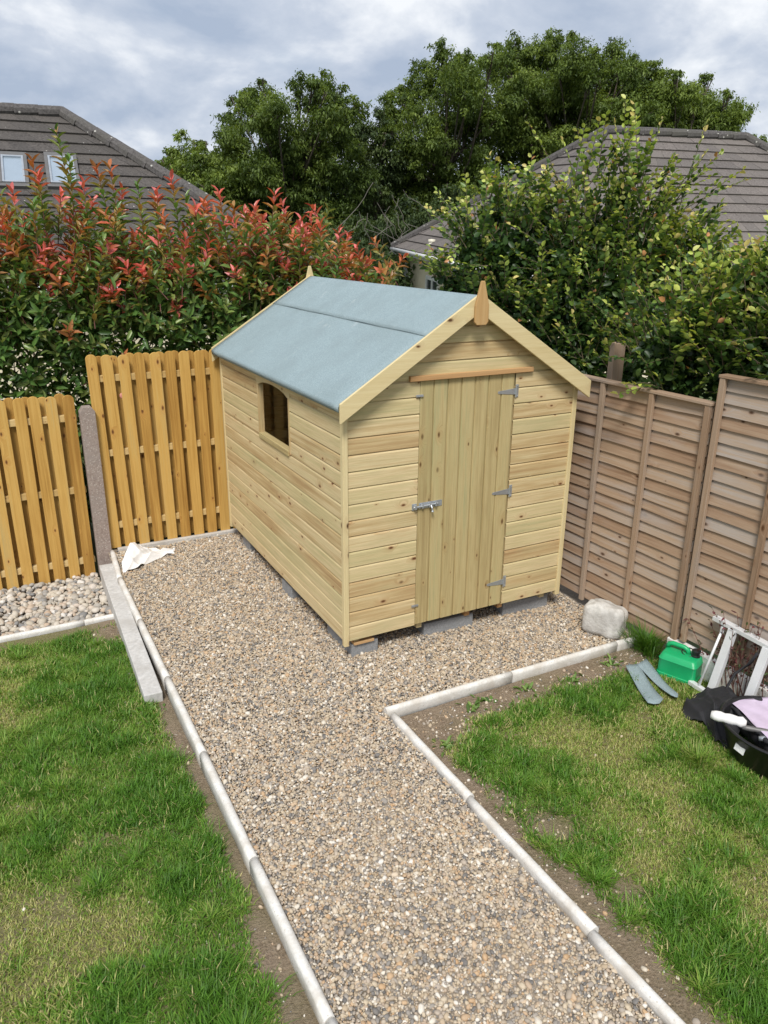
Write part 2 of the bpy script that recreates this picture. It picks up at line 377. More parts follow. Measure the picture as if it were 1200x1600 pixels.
# ------------------------------------------------------------------ value noise for scattering
_G = rng.random((256, 256))
def vnoise(x, y, s):
    x = np.asarray(x) * s + 100; y = np.asarray(y) * s + 100
    xi = np.floor(x).astype(int); yi = np.floor(y).astype(int); fx = x - xi; fy = y - yi
    fx = fx * fx * (3 - 2 * fx); fy = fy * fy * (3 - 2 * fy); g = lambda a, b_: _G[a % 256, b_ % 256]
    return (g(xi, yi) * (1 - fx) + g(xi + 1, yi) * fx) * (1 - fy) + (g(xi, yi + 1) * (1 - fx) + g(xi + 1, yi + 1) * fx) * fy
def fbm(x, y, s): return .55 * vnoise(x, y, s) + .3 * vnoise(x, y, s * 2.1) + .15 * vnoise(x, y, s * 4.3)

# ------------------------------------------------------------------ setting: terrain, lawns, gravel, soil
def sheet(name, x0, x1, y0, y1, nx, ny, zf, m_, kind='structure', mask=None):
    xs = np.linspace(x0, x1, nx + 1); ys = np.linspace(y0, y1, ny + 1); X, Y = np.meshgrid(xs, ys); Z = zf(X, Y)
    V = np.stack([X.ravel(), Y.ravel(), Z.ravel()], 1); i = np.arange(nx * ny); r, c_ = i // nx, i % nx; a = r * (nx + 1) + c_
    Q = np.stack([a, a + 1, a + nx + 2, a + nx + 1], 1)
    return tag(fastmesh(name, V, [Q], np.zeros(len(V)), m_, smooth=True), kind=kind)

GROUND, t, b = mat('far_ground'); P = world_pos(t)
c = ramp(t, noise(t, P, .25, 6), [(.35, (.05, .075, .025)), (.65, (.10, .13, .045))]); t.links.new(c, b.inputs['Base Color'])
R_ = 1500
sheet('ground', -R_, R_, -R_, R_, 60, 60, lambda X, Y: X * 0 - .40, GROUND)
HILL, t, b = mat('hill_woodland'); P = world_pos(t)
c = ramp(t, noise(t, P, .06, 8, .7), [(.35, (.05, .085, .06)), (.65, (.11, .16, .11))]); t.links.new(c, b.inputs['Base Color'])
def hillz(X, Y):
    d = np.hypot(X - 90, Y - 190); return -1 + 17 * np.exp(-(d / 95) ** 2) * (1 + .25 * np.sin(X * .06) * np.cos(Y * .05))
sheet('hills', -150, 330, 70, 400, 90, 60, hillz, HILL)

LX = lambda y: -1.215 - .012 * np.clip(.4 - y, 0, 3) * 0   # outer side of the left edging
def zl(X, Y): return -.165 - .012 * (Y + 2.5) - .05 * np.clip(Y - .6, 0, 1.2) + .012 * (fbm(X, Y, 1.5) - .5) * 2
def zr(X, Y): return -.150 + .014 * (fbm(X + 9, Y, 1.7) - .5) * 2

SOIL, t, b = mat('lawn_soil'); P = world_pos(t)
n_a = noise(t, P, 7, 6, .65); n_b = noise(t, P, 70, 5, .7); n_c = noise(t, P, 2.2, 4, .6)
c = ramp(t, n_b, [(.3, (.16, .115, .074)), (.5, (.31, .23, .16)), (.72, (.46, .37, .27))])
c = mixc(t, ramp(t, n_a, [(.4, (0, 0, 0)), (.65, (.7, .7, .7))]), c, (.38, .295, .205))
c = mixc(t, ramp(t, n_c, [(.45, (0, 0, 0)), (.7, (.5, .5, .5))]), c, (.20, .19, .08))
sx_ = nd(t, 'ShaderNodeSeparateXYZ'); t.links.new(P, sx_.inputs[0])
edge_l = mathn(t, 'MULTIPLY', mathn(t, 'SUBTRACT', -1.40, sx_.outputs[0]), 6, clamp=True)
edge_r = mathn(t, 'MULTIPLY', mathn(t, 'MULTIPLY', mathn(t, 'SUBTRACT', sx_.outputs[0], .22), 5, clamp=True), mathn(t, 'MULTIPLY', mathn(t, 'SUBTRACT', -1.0, sx_.outputs[1]), 5, clamp=True))
c = mixc(t, mathn(t, 'MULTIPLY', mathn(t, 'ADD', edge_l, edge_r, clamp=True), ramp(t, n_a, [(.3, (.9, .9, .9)), (.75, (.3, .3, .3))])), c, ramp(t, n_b, [(.3, (.13, .14, .045)), (.7, (.32, .30, .12))]))
t.links.new(c, b.inputs['Base Color']); b.inputs['Roughness'].default_value = .95; bump(t, b, mathn(t, 'ADD', n_b, n_a), 1.0, .03)
sheet('lawn_ground_left', -9, -1.2, -7, 1.70, 80, 90, zl, SOIL)
sheet('lawn_ground_right', 0.0, 2.45, -7, -.74, 50, 110, zr, SOIL)

GBED, t, b = mat('gravel_bed'); P = world_pos(t)
c = ramp(t, noise(t, P, 90, 4, .7), [(.3, (.16, .13, .10)), (.7, (.38, .32, .25))]); t.links.new(c, b.inputs['Base Color']); b.inputs['Roughness'].default_value = .95
GZ = -.140
sheet('gravel_bed', -1.19, 2.5, -.72, 2.95, 10, 10, lambda X, Y: X * 0 + GZ, GBED)
sheet('gravel_path', -1.19, -.02, -7, -.72, 10, 20, lambda X, Y: X * 0 + GZ, GBED)
sheet('pebble_bed', -4.2, -1.3, 1.72, 3.05, 10, 10, lambda X, Y: X * 0 - .345, GBED)

# ---- stones (an instanced spread nobody could count)
def stone_mesh(name, m_, seed, flat=.62):
    r = np.random.default_rng(seed)
    bm = __import__('bmesh').new(); __import__('bmesh').ops.create_icosphere(bm, subdivisions=2, radius=.5)
    ax = np.array([1, r.uniform(.62, .95), flat * r.uniform(.75, 1.1)])
    ph = r.uniform(0, 6, 9)
    for v in bm.verts:
        x, y, z = v.co; k = 1 + .10 * math.sin(3.1 * x * 2 + ph[0]) + .10 * math.sin(2.7 * y * 2 + ph[1]) + .08 * math.sin(4 * z + ph[2]) + .06 * math.sin(7 * (x + y) + ph[3])
        v.co = Vector((x * k * ax[0], y * k * ax[1], z * k * ax[2]))
    me = bpy.data.meshes.new(name); bm.to_mesh(me); bm.free()
    me.polygons.foreach_set('use_smooth', [True] * len(me.polygons)); me.materials.append(m_)
    return bpy.data.objects.new(name, me)
def stonemat(name, stops, rough=.7):
    M_, t, b = mat(name)
    a = nd(t, 'ShaderNodeAttribute', attribute_name='hue', attribute_type='INSTANCER')
    c = ramp(t, a.outputs['Fac'], stops)
    n_ = noise(t, gen(t), 5, 4, .6)
    c = mixc(t, ramp(t, n_, [(.4, (0, 0, 0)), (.7, (.3, .3, .3))]), c, (.28, .23, .17))
    t.links.new(c, b.inputs['Base Color']); b.inputs['Roughness'].default_value = rough
    return M_
GRAVELM = stonemat('gravel_stone', [(.0, (.085, .083, .082)), (.09, (.18, .17, .16)), (.20, (.33, .295, .255)), (.34, (.41, .315, .21)), (.50, (.53, .44, .315)), (.66, (.41, .345, .28)), (.76, (.49, .32, .175)), (.86, (.62, .55, .44)), (1.0, (.74, .70, .64))])
PEBM = stonemat('pebble_stone', [(.0, (.20, .20, .20)), (.2, (.34, .32, .29)), (.45, (.50, .44, .35)), (.65, (.58, .53, .46)), (.8, (.46, .34, .24)), (1.0, (.68, .66, .62))])
def spread(name, P, scale, hue, variants, tilt=.5):
    me = bpy.data.meshes.new(name); me.from_pydata(P.tolist(), [], [])
    n = len(P)
    for an, ar in (('sc', scale), ('hue', hue)):
        a = me.attributes.new(an, 'FLOAT', 'POINT'); a.data.foreach_set('value', np.asarray(ar, np.float32))
    a = me.attributes.new('rot', 'FLOAT_VECTOR', 'POINT')
    rt = np.stack([rng.normal(0, tilt, n), rng.normal(0, tilt, n), rng.uniform(0, 6.28, n)], 1).astype(np.float32); a.data.foreach_set('vector', rt.ravel())
    o = bpy.data.objects.new(name, me); COL.objects.link(o); tag(o, kind='stuff')
    src = bpy.data.collections.new(name + '_kinds')
    for v in variants: src.objects.link(v)
    g = bpy.data.node_groups.new(name + '_nodes', 'GeometryNodeTree')
    g.interface.new_socket('Geometry', in_out='INPUT', socket_type='NodeSocketGeometry'); g.interface.new_socket('Geometry', in_out='OUTPUT', socket_type='NodeSocketGeometry')
    gi = g.nodes.new('NodeGroupInput'); go = g.nodes.new('NodeGroupOutput')
    mp_ = g.nodes.new('GeometryNodeMeshToPoints'); ip = g.nodes.new('GeometryNodeInstanceOnPoints'); ci = g.nodes.new('GeometryNodeCollectionInfo')
    ci.inputs['Collection'].default_value = src; ci.inputs['Separate Children'].default_value = True; ci.inputs['Reset Children'].default_value = True
    def na(nm, ty):
        q = g.nodes.new('GeometryNodeInputNamedAttribute'); q.data_type = ty; q.inputs['Name'].default_value = nm; return q.outputs['Attribute']
    g.links.new(gi.outputs[0], mp_.inputs['Mesh']); g.links.new(mp_.outputs[0], ip.inputs['Points'])
    g.links.new(ci.outputs[0], ip.inputs['Instance']); ip.inputs['Pick Instance'].default_value = True
    e2r = g.nodes.new('FunctionNodeEulerToRotation'); g.links.new(na('rot', 'FLOAT_VECTOR'), e2r.inputs[0]); g.links.new(e2r.outputs[0], ip.inputs['Rotation'])
    g.links.new(na('sc', 'FLOAT'), ip.inputs['Scale'])
    g.links.new(ip.outputs[0], go.inputs[0])
    o.modifiers.new('spread', 'NODES').node_group = g
    return o

gv = [stone_mesh('gravel_stone_kind', GRAVELM, 10 + i) for i in range(9)]
def jgrid(x0, x1, y0, y1, s):
    X, Y = np.meshgrid(np.arange(x0, x1, s), np.arange(y0, y1, s)); X = X.ravel() + rng.uniform(-.5, .5, X.size) * s; Y = Y.ravel() + rng.uniform(-.5, .5, Y.size) * s
    return X, Y
gx, gy = jgrid(-1.185, 2.16, -3.7, 2.86, .0105)
keep = ((gy > -.70) & ~((gx > .45) & (gy > .5) & (gx < 1.8)) & (gx < 2.13)) | ((gx < -.045) & (gy <= -.70))
gx, gy = gx[keep], gy[keep]
# heaped against the edging, scuffed in the middle
gz = GZ + .012 + rng.uniform(-.006, .009, len(gx)) + .042 * (fbm(gx, gy, 1.3) - .5) + .008 * np.exp(-((gx + 1.17) / .12) ** 2)
gs = np.clip(rng.lognormal(math.log(.0150), .36, len(gx)), .008, .038)
tag(spread('gravel', np.stack([gx, gy, gz], 1), gs, np.clip(rng.random(len(gx)) * .93 + .10 * (fbm(gx, gy, 3) - .5) + .03, 0, 1), gv, .45), kind='stuff')
pv = [stone_mesh('pebble_kind', PEBM, 50 + i, .6) for i in range(8)]
px_, py_ = jgrid(-3.6, -1.32, 1.80, 2.84, .034)
pz_ = -.325 + rng.uniform(-.012, .022, len(px_))
tag(spread('pebbles', np.stack([px_, py_, pz_], 1), np.clip(rng.lognormal(math.log(.052), .28, len(px_)), .028, .095), rng.random(len(px_)), pv, .35), kind='stuff')

# ---- a few crumbs of soil and small stones on the bare strips
cx = np.concatenate([rng.uniform(-1.60, -1.24, 520), rng.uniform(.03, .40, 420), rng.uniform(.1, 2.0, 420), rng.uniform(-3, -1.3, 260), rng.uniform(.1, 2.0, 260)])
cy_ = np.concatenate([rng.uniform(-3, 1.6, 520), rng.uniform(-3.2, -.8, 420), rng.uniform(-1.05, -.79, 420), rng.uniform(-3, 1.6, 260), rng.uniform(-3.2, -.8, 260)])
cz = np.where(cx < -1, zl(cx, cy_), zr(cx, cy_)) + .002
tag(spread('soil_crumbs', np.stack([cx, cy_, cz], 1), np.clip(rng.lognormal(math.log(.011), .45, len(cx)), .005, .035), rng.random(len(cx)), gv, .6), kind='stuff')

# ---- grass
def blades(X, Y, Z, H, Wd, lean, az_, tone):
    n = len(X); dxy = np.stack([np.cos(az_), np.sin(az_)], 1); sd_ = np.stack([-dxy[:, 1], dxy[:, 0]], 1)
    V = np.zeros((n, 5, 3)); base = np.stack([X, Y, Z], 1)
    def pt(h, l): q = base.copy(); q[:, :2] += dxy * (l * H * lean)[:, None]; q[:, 2] += h * H * np.sqrt(np.clip(1 - (lean * .75) ** 2, .15, 1)); return q
    b0 = pt(0, 0); m0 = pt(.58, .30); t0 = pt(1.0, .95)
    wv = np.concatenate([sd_ * (Wd / 2)[:, None], np.zeros((n, 1))], 1)
    V[:, 0] = b0 - wv; V[:, 1] = b0 + wv; V[:, 2] = m0 + wv * .85; V[:, 3] = m0 - wv * .85; V[:, 4] = t0
    i = np.arange(n)[:, None] * 5
    return V.reshape(-1, 3), i + np.array([[0, 1, 2, 3]]), i + np.array([[3, 2, 4]]), np.repeat(tone, 5, 0)
def grow(name, x0, x1, y0, y1, dens, zf, bare, clumps, edge=lambda X, Y: -1.24 - X):
    n = int((x1 - x0) * (y1 - y0) * dens); X = rng.uniform(x0, x1, n); Y = rng.uniform(y0, y1, n)
    tuft = fbm(X + 3, Y, 5.5); dry = fbm(X, Y + 7, 2.2); fine = vnoise(X, Y + 30, 16)
    B = bare(X, Y)                                               # 0 lush .. 1 bare
    k = rng.random(n) < np.clip(1.25 - 1.5 * B - .55 * np.clip(dry - .58, 0, 1) * 3 + .4 * (fine - .5), 0.0, 1)
    X, Y, tuft, dry, B = X[k], Y[k], tuft[k], dry[k], B[k]; n = len(X)
    band = np.exp(-((edge(X, Y) - .30) / .26) ** 2)
    dry = dry + .13 - .16 * band; lush = np.clip((tuft - .50 + .10 * band) * 5.0, 0, 1)
    H = (.022 + .026 * rng.random(n) + lush * .050 * rng.random(n)) * (1 - .5 * np.clip(B, 0, 1)) * (1 - .35 * np.clip((dry - .5) * 4, 0, 1))
    Wd = .0030 + .0026 * rng.random(n) + .0014 * lush
    az_ = rng.uniform(0, 6.283, n) + 1.5 * (vnoise(X, Y, 6) - .5)
    lean = np.clip(rng.normal(.82, .30, n), .05, 1.3)
    hue = np.clip(.42 - .26 * lush + .36 * np.clip((dry - .46) * 3.0, 0, 1) + rng.normal(0, .13, n), 0, .84)
    straw = rng.random(n) < (.04 + .26 * np.clip((dry - .5) * 4, 0, 1) + .25 * np.clip(B, 0, 1)); hue = np.where(straw, rng.uniform(.8, 1, n), hue)
    # scruffy clumps of longer blades that splay outwards
    nc = int((x1 - x0) * (y1 - y0) * clumps); kx, ky = rng.uniform(x0, x1, nc), rng.uniform(y0, y1, nc); ok = (bare(kx, ky) < .6) & (fbm(kx, ky + 7, 2.2) < .56); kx, ky = kx[ok], ky[ok]
    C = [[] for _ in range(7)]
    for x_, y_ in zip(kx, ky):
        m_ = int(rng.integers(30, 110)); a_ = rng.uniform(0, 6.283, m_); r_ = np.clip(np.abs(rng.normal(0, .03 + .02 * rng.random(), m_)), 0, .11); hm = rng.uniform(.045, .10); hc = rng.choice([.12, .25, .45, .62, .30], 1)[0]
        cx_, cy2 = x_ + r_ * np.cos(a_), y_ + r_ * np.sin(a_)
        for l_, v_ in zip(C, (cx_, cy2, rng.uniform(.5, 1.1, m_) * hm, .003 + .0028 * rng.random(m_), np.clip(rng.normal(.95, .22, m_), .2, 1.3), a_ + rng.normal(0, .55, m_), np.clip(rng.normal(hc, .09, m_), 0, 1))): l_.append(v_)
    if nc > 4:
        C = [np.concatenate(l_) for l_ in C]; X = np.concatenate([X, C[0]]); Y = np.concatenate([Y, C[1]]); H = np.concatenate([H, C[2]]); Wd = np.concatenate([Wd, C[3]]); lean = np.concatenate([lean, C[4]]); az_ = np.concatenate([az_, C[5]]); hue = np.concatenate([hue, C[6]]); n = len(X)
    V, Q, T3, tn = blades(X, Y, zf(X, Y) - .003, H, Wd, lean, az_, np.stack([hue, rng.random(n)], 1))
    return tag(fastmesh(name, V, [Q, T3], tn, L_GRASS), kind='stuff')
def bare_left(X, Y):
    e_ = .02 + .15 * fbm(X * .3, Y, 2.6) ; d = -1.24 - X                     # distance from the edging
    b1 = np.clip(1.35 - d / e_, 0, 1)
    d2 = 1.66 - Y; b2 = np.clip(1.2 - d2 / (.16 + .2 * fbm(X, Y, 3)), 0, 1) * .9
    spot = np.exp(-(((X + 1.42) / .22) ** 2 + ((Y - 1.45) / .28) ** 2))
    return np.maximum(np.maximum(b1, b2), spot) + .5 * np.clip(fbm(X + 20, Y, 3.1) - .62, 0, 1) * 4
def bare_right(X, Y):
    e_ = .07 + .30 * np.clip(fbm(X * .4 + 5, Y, 1.9) - .25, 0, 1); b1 = np.clip(1.35 - (X - .03) / e_, 0, 1)
    e2_ = .08 + .36 * np.clip(fbm(X + 2, Y * .4, 1.8) - .2, 0, 1); b2 = np.clip(1.35 - (-.80 - Y) / e2_, 0, 1)
    spot = np.exp(-(((X - .28) / .17) ** 2 + ((Y + 1.98) / .15) ** 2)) + .9 * np.exp(-(((X - .12) / .10) ** 2 + ((Y + 1.65) / .14) ** 2)) + .8 * np.exp(-(((X - .30) / .10) ** 2 + ((Y + 2.45) / .10) ** 2)) + np.exp(-(((X - .22) / .2) ** 2 + ((Y + .98) / .16) ** 2)) + .9 * np.exp(-(((X - 1.45) / .32) ** 2 + ((Y + .93) / .13) ** 2))
    return np.maximum(np.maximum(b1, b2), spot) + .5 * np.clip(fbm(X + 40, Y, 3.3) - .62, 0, 1) * 4
grow('lawn_grass', -3.4, -1.24, -3.2, 1.66, 22000, zl, bare_left, 38)
grow('lawn_grass', .03, 2.2, -3.5, -.79, 24000, zr, bare_right, 52, lambda X, Y: np.minimum(X, -.75 - Y))
grow('lawn_grass', -8.5, -3.4, -6, 1.66, 900, zl, lambda X, Y: X * 0, 0)

# ---- broad-leaved weeds in the lawn edge
def leaf_np(P, D, Nn, Ln, Wd, tone, fold=.18, droop=.15):
    """eight-vertex folded leaves; P base, D direction, Nn normal"""
    n = len(P); D = D / np.linalg.norm(D, axis=1, keepdims=True); s_ = np.cross(D, Nn); s_ /= np.linalg.norm(s_, axis=1, keepdims=True) + 1e-9; u = np.cross(s_, D)
    Ln = Ln[:, None]; Wd = Wd[:, None]
    def pt(a, w_, up): return P + D * Ln * a + s_ * Wd * w_ + u * (Wd * up * fold * 2 - Ln * droop * a * a)
    V = np.stack([pt(0, 0, 0), pt(.30, -.44, 1), pt(.30, 0, 0), pt(.30, .44, 1), pt(.68, -.40, 1), pt(.68, 0, 0), pt(.68, .40, 1), pt(1, 0, 0)], 1)
    i = np.arange(n)[:, None] * 8
    T3 = np.concatenate([i + np.array([[0, 2, 1]]), i + np.array([[0, 3, 2]]), i + np.array([[4, 5, 7]]), i + np.array([[5, 6, 7]])])
    Q = np.concatenate([i + np.array([[1, 2, 5, 4]]), i + np.array([[2, 3, 6, 5]])])
    return V.reshape(-1, 3), Q, T3, np.repeat(tone, 8, 0)
def unit(n):
    v = rng.normal(size=(n, 3)); return v / np.linalg.norm(v, axis=1, keepdims=True)
wpos = [(.50, -.90), (.95, -.86), (1.35, -.92), (.62, -.84), (1.72, -.86), (.13, -1.15), (-1.40, 1.12), (-1.38, .10), (-1.62, -2.0), (.35, -2.7), (1.55, -1.2), (-1.9, -2.1)]
WP, WD, WN, WL, WW, WT = [], [], [], [], [], []
for (x, y) in wpos:
    k = 16
    a = rng.uniform(0, 6.28, k); el = rng.uniform(.1, .9, k)
    zz = (zl if x < -1 else zr)(np.array([x]), np.array([y]))[0]
    WP.append(np.stack([x + rng.normal(0, .035, k), y + rng.normal(0, .03, k), np.full(k, zz)], 1)); d = np.stack([np.cos(a) * np.cos(el), np.sin(a) * np.cos(el), np.sin(el)], 1)
    WD.append(d); WN.append(np.tile([[0, 0, 1.]], (k, 1)) + .3 * unit(k)); WL.append(rng.uniform(.03, .075, k)); WW.append(rng.uniform(.014, .028, k)); WT.append(rng.random((k, 2)))
V, Q, T3, tn = leaf_np(*[np.concatenate(q) for q in (WP, WD, WN, WL, WW, WT)])
tag(fastmesh('lawn_weeds', V, [Q, T3], tn, L_WEED), kind='stuff')

# ------------------------------------------------------------------ concrete edging
def edging(x0, y0, x1, y1, ztop, depth, label, wd=.047):
    Ln = math.hypot(x1 - x0, y1 - y0); a = math.atan2(y1 - y0, x1 - x0)
    prof = [(-wd / 2, -depth), (wd / 2, -depth), (wd / 2, -.022)] + [(wd / 2 * math.cos(q), -.022 + .022 * math.sin(q)) for q in np.linspace(.25, PI - .25, 7)] + [(-wd / 2, -.022)]
    mb = MB(); ns = 8
    for k in range(ns):
        pass
    b0 = len(mb.v); rs = np.random.default_rng(int(abs(x0 * 1000 + y0 * 77)) + 3)
    for k in range(ns + 1):
        s_ = .003 + (Ln - .006) * k / ns; jx = rs.normal(0, .0006)
        for p in prof: mb.v.append((s_, p[0] + jx, p[1] + rs.normal(0, .0007))); mb.t.append(.5)
    n = len(prof)
    for k in range(ns):
        for i in range(n):
            j = (i + 1) % n; mb.f.append((k * n + i, k * n + n + i, k * n + n + j, k * n + j)); mb.uv += [(0, 0)] * 4
    mb.f.append(tuple(range(n))); mb.uv += [(0, 0)] * n; mb.f.append(tuple(ns * n + i for i in range(n - 1, -1, -1))); mb.uv += [(0, 0)] * n
    o = mb.build('edging_stone', KERB, smooth=False)
    for p in o.data.polygons: p.use_smooth = len(p.vertices) == 4
    o.location = (x0, y0, ztop); o.rotation_euler = (0, 0, a)
    return tag(o, label, 'edging stone', 'white concrete edging stones')
ordw = ['first', 'second', 'third', 'fourth', 'fifth', 'sixth']
ly = [2.79, 2.12, 1.24, .30, -.61, -1.52, -2.43]
for i in range(6):
    edging(-1.155 if i == 0 else -1.20 + .0 * i, ly[i], -1.20, ly[i + 1], -.078, .16, ['white edging stone beside the crumpled white plastic sheet', 'white edging stone alongside the far half of the grey kerb board', 'white edging stone alongside the near half of the grey kerb board', 'white edging stone just in front of the end of the grey kerb board', 'second white edging stone in front of the grey kerb board, left of the path', 'white edging stone at the bottom left of the gravel path'][i])
edging(-1.20, -2.43, -1.21, -3.4, -.078, .16, 'nearest white edging stone left of the gravel path, cut by the photo edge')
ry = [-.765, -1.63, -2.585, -3.5]
for i in range(3):
    edging(-.03, ry[i], -.018 + .01 * i, ry[i + 1], -.082, .15, ['white edging stone running from the inner corner along the right lawn', 'white edging stone in the middle of the right side of the path', 'white edging stone at the bottom right of the gravel path'][i])
rx = [-.055, .925, 1.88, 2.12]
for i in range(3):
    edging(rx[i], -.705 - .01 * i, rx[i + 1], -.712 - .012 * i, -.080, .15, ['white edging stone crossing in front of the shed from the inner corner', 'white edging stone ending beside the pale boulder', 'short white edging stone between the boulder and the grass clump'][i])
pxs = [-1.31, -1.57, -2.46, -3.4]
for i in range(3):
    edging(pxs[i], 1.74, pxs[i + 1], 1.735, -.235, .14, ['short white edging stone meeting the grey kerb board at the pebbles', 'long white edging stone between the pebbles and the left lawn', 'white edging stone of the pebble bed beyond the left photo edge'][i])
mb = MB(); mb.box((-.06, -1.19, -.17), (.06, 1.19, 0)); o = mb.build('kerb_board', SLAB, bevel=.006); o.location = (-1.285, 1.39, -.125); o.rotation_euler = (0, 0, .028 * -1)
tag(o, 'long flat grey concrete board lying beside the left edging stones', 'concrete board')
mb = MB(); mb.box((-1.1, 0, -.18), (1.9, .05, .0)); o = mb.build('gravel_board', CONC, bevel=.004); o.location = (0, 2.80, -.085); tag(o, 'low concrete gravel board under the tall golden fence panel', 'gravel board')

# ------------------------------------------------------------------ left fence: hit-and-miss panels
def picket_prof(wd, z0, z1):
    r = wd / 2
    return [(-r, z0), (r, z0), (r, z1 - r * .85)] + [(r * math.cos(q), z1 - r * .85 + r * .85 * math.sin(q)) for q in np.linspace(.22, PI - .22, 9)] + [(-r, z1 - r * .85)]
def paling_panel(x0, width, z0, z1, rails, label, marker=False):
    root = thing('paling_fence', label, 'fence panel', (x0, 2.88, z0), (0, 0, 0), 'golden timber fence panels')
    hgt = z1 - z0
    for zr_ in rails:
        mb = MB(); mb.box((0.0, -.022, zr_ - z0 - .030), (width, .022, zr_ - z0 + .030), 0); mb.build('rail', W_RAIL, root, bevel=.003)
    pitch = .1345; n = int(width / pitch) + 1
    for k in range(n):
        xx = .05 + k * pitch
        if xx > width - .03: break
        for side in (0, 1):
            xs = xx + (pitch / 2 if side else 0)
            if xs > width - .03: continue
            mb = MB(); wd = .096 + random.uniform(-.003, .003); tl = random.uniform(-.006, .006) - (.017 * max(0, 1 - k * .12) if marker else 0); h_ = hgt + random.uniform(-.012, .012) - (.01 if side else 0)
            Mx = Matrix.Translation((xs, .0, 0)) @ Matrix.Rotation(tl, 4, 'Y')
            y0, y1 = ((-.040, -.0225) if side == 0 else (.0225, .040))
            mb.prism(picket_prof(wd, 0, h_), y0, y1, 1, grain=2, M=Mx, tone=random.random() * (.9 if side == 0 else .7)); mb.build('picket', W_FENCE, root, bevel=.003)
    if marker:
        mb = MB(); mb.lathe([(0, .006), (.024, .006), (.03, 0), (.03, -.004)], 20); d = mb.build('marker_disc', REDK, root, smooth=True); d.location = (.24, .012, 1.37 - z0); d.rotation_euler = (PI / 2, 0, 0)
        d.location = (.262, -.026, 1.37 - z0); d['label'] = 'small round pinkish disc'
    return root
paling_panel(-1.158, 1.86, -.085, 1.745, (1.535, .845, .135), 'taller golden slatted fence panel with a pinkish disc, left of the shed', True)
paling_panel(-3.17, 1.86, -.34, 1.425, (1.205, .53, -.17), 'lower golden slatted fence panel behind the pebble bed')
mb = MB(); mb.prism([(-.066, 0), (.066, 0), (.066, 1.60), (.035, 1.645), (-.035, 1.645), (-.066, 1.60)], -.05, .05, 1); o = mb.build('fence_post', POSTC, bevel=.004)
o.location = (-1.225, 2.84, -.34); tag(o, 'brown grey concrete post between the two golden fence panels', 'fence post')

# ------------------------------------------------------------------ right fence: lap panels (local x runs towards the viewer along the fence, -y faces the garden)
FANG = math.atan2(-1, .03)
def fpos(s): return (2.133 + .03 * s, -.055 - s)
def lap_panel(s0, width, z0, z1, label):
    x, y = fpos(s0); root = thing('lap_fence_panel', label, 'fence panel', (x, y, z0), (0, 0, FANG), 'weathered lap fence panels')
    h = z1 - z0; mb = MB(); pitch = .085; k = 0; zb = .02
    while zb < h - .03:
        zt = min(zb + pitch + .016, h - .012)
        w0 = random.uniform(-.003, .003)
        # slat leaning out at its foot, wavy lower edge like a sawn board
        n = 14; tone = .05 + .9 * random.random(); o1, o2 = random.random() * 40, random.random() * 40
        ph = random.uniform(0, 6); b0 = len(mb.v)
        for i in range(n + 1):
            xx = width * i / n; wv = .0035 * math.sin(ph + xx * 4) + .002 * math.sin(ph * 2 + xx * 11) + w0
            for (yy, zz) in ((-.0165, zb + wv), (.001, zt), (.006, zt), (-.007, zb + wv)): mb.v.append((xx, yy, zz)); mb.t.append(tone)
        for i in range(n):
            a = b0 + i * 4
            for (p, q) in ((0, 1), (1, 2), (2, 3), (3, 0)):
                mb.f.append((a + q, a + p, a + 4 + p, a + 4 + q))
                for vi in (a + q, a + p, a + 4 + p, a + 4 + q): mb.uv.append((mb.v[vi][0] + o1, mb.v[vi][2] + o2))
        zb += pitch * random.uniform(.96, 1.04); k += 1
    mb.build('lap_slats', W_OLD, root)
    nb = 5
    for i in range(nb):
        xx = .024 + (width - .048) * i / (nb - 1); mb = MB(); wdt = .021 if i in (0, nb - 1) else .020
        mb.box((xx - wdt, -.044, 0), (xx + wdt, -.0165, h - .02), 2); mb.build('batten', W_OLDB, root, bevel=.003)
        mb = MB(); mb.box((xx - wdt, .006, 0), (xx + wdt, .03, h - .02), 2); mb.build('batten', W_OLDB, root)
    mb = MB(); mb.box((-.004, -.048, h - .02), (width + .004, .034, h), 0); mb.build('cap_rail', W_OLDB, root, bevel=.003)
    return root
lap_panel(-.93, 1.925, -.06, 1.755, 'weathered brown lap fence panel just right of the shed')
lap_panel(-2.80, 1.83, -.06, 1.755, 'weathered lap fence panel behind the shed')
lap_panel(1.025, 1.84, .05, 1.945, 'taller weathered lap fence panel behind the ladder')
lap_panel(2.90, 1.84, .05, 1.945, 'taller weathered lap fence panel beyond the right photo edge')
x, y = fpos(.93); mb = MB(); mb.box((0, -.03, -.2), (3.2, .03, .17), 0); o = mb.build('gravel_board', KERB, bevel=.006); o.location = (x - .02, y, -.14); o.rotation_euler = (0, 0, FANG)
tag(o, 'white concrete gravel board behind the green can', 'gravel board')
mb = MB(); mb.box((-.045, -.04, -.4), (.045, .04, 2.0), 2); mb.box((-.028, .041, .3), (.035, .08, 1.97), 2); o = mb.build('timber_post', W_OLDB, bevel=.004); o.location = (2.36, .07, 0); o.rotation_euler = (0, 0, -.3); tag(o, 'square timber post rising behind the lap fence beside the shed roof', 'post')
o = o.copy(); COL.objects.link(o); o.location = (2.62, -.38, .18); tag(o, 'grey timber post half hidden in the beech hedge', 'post')

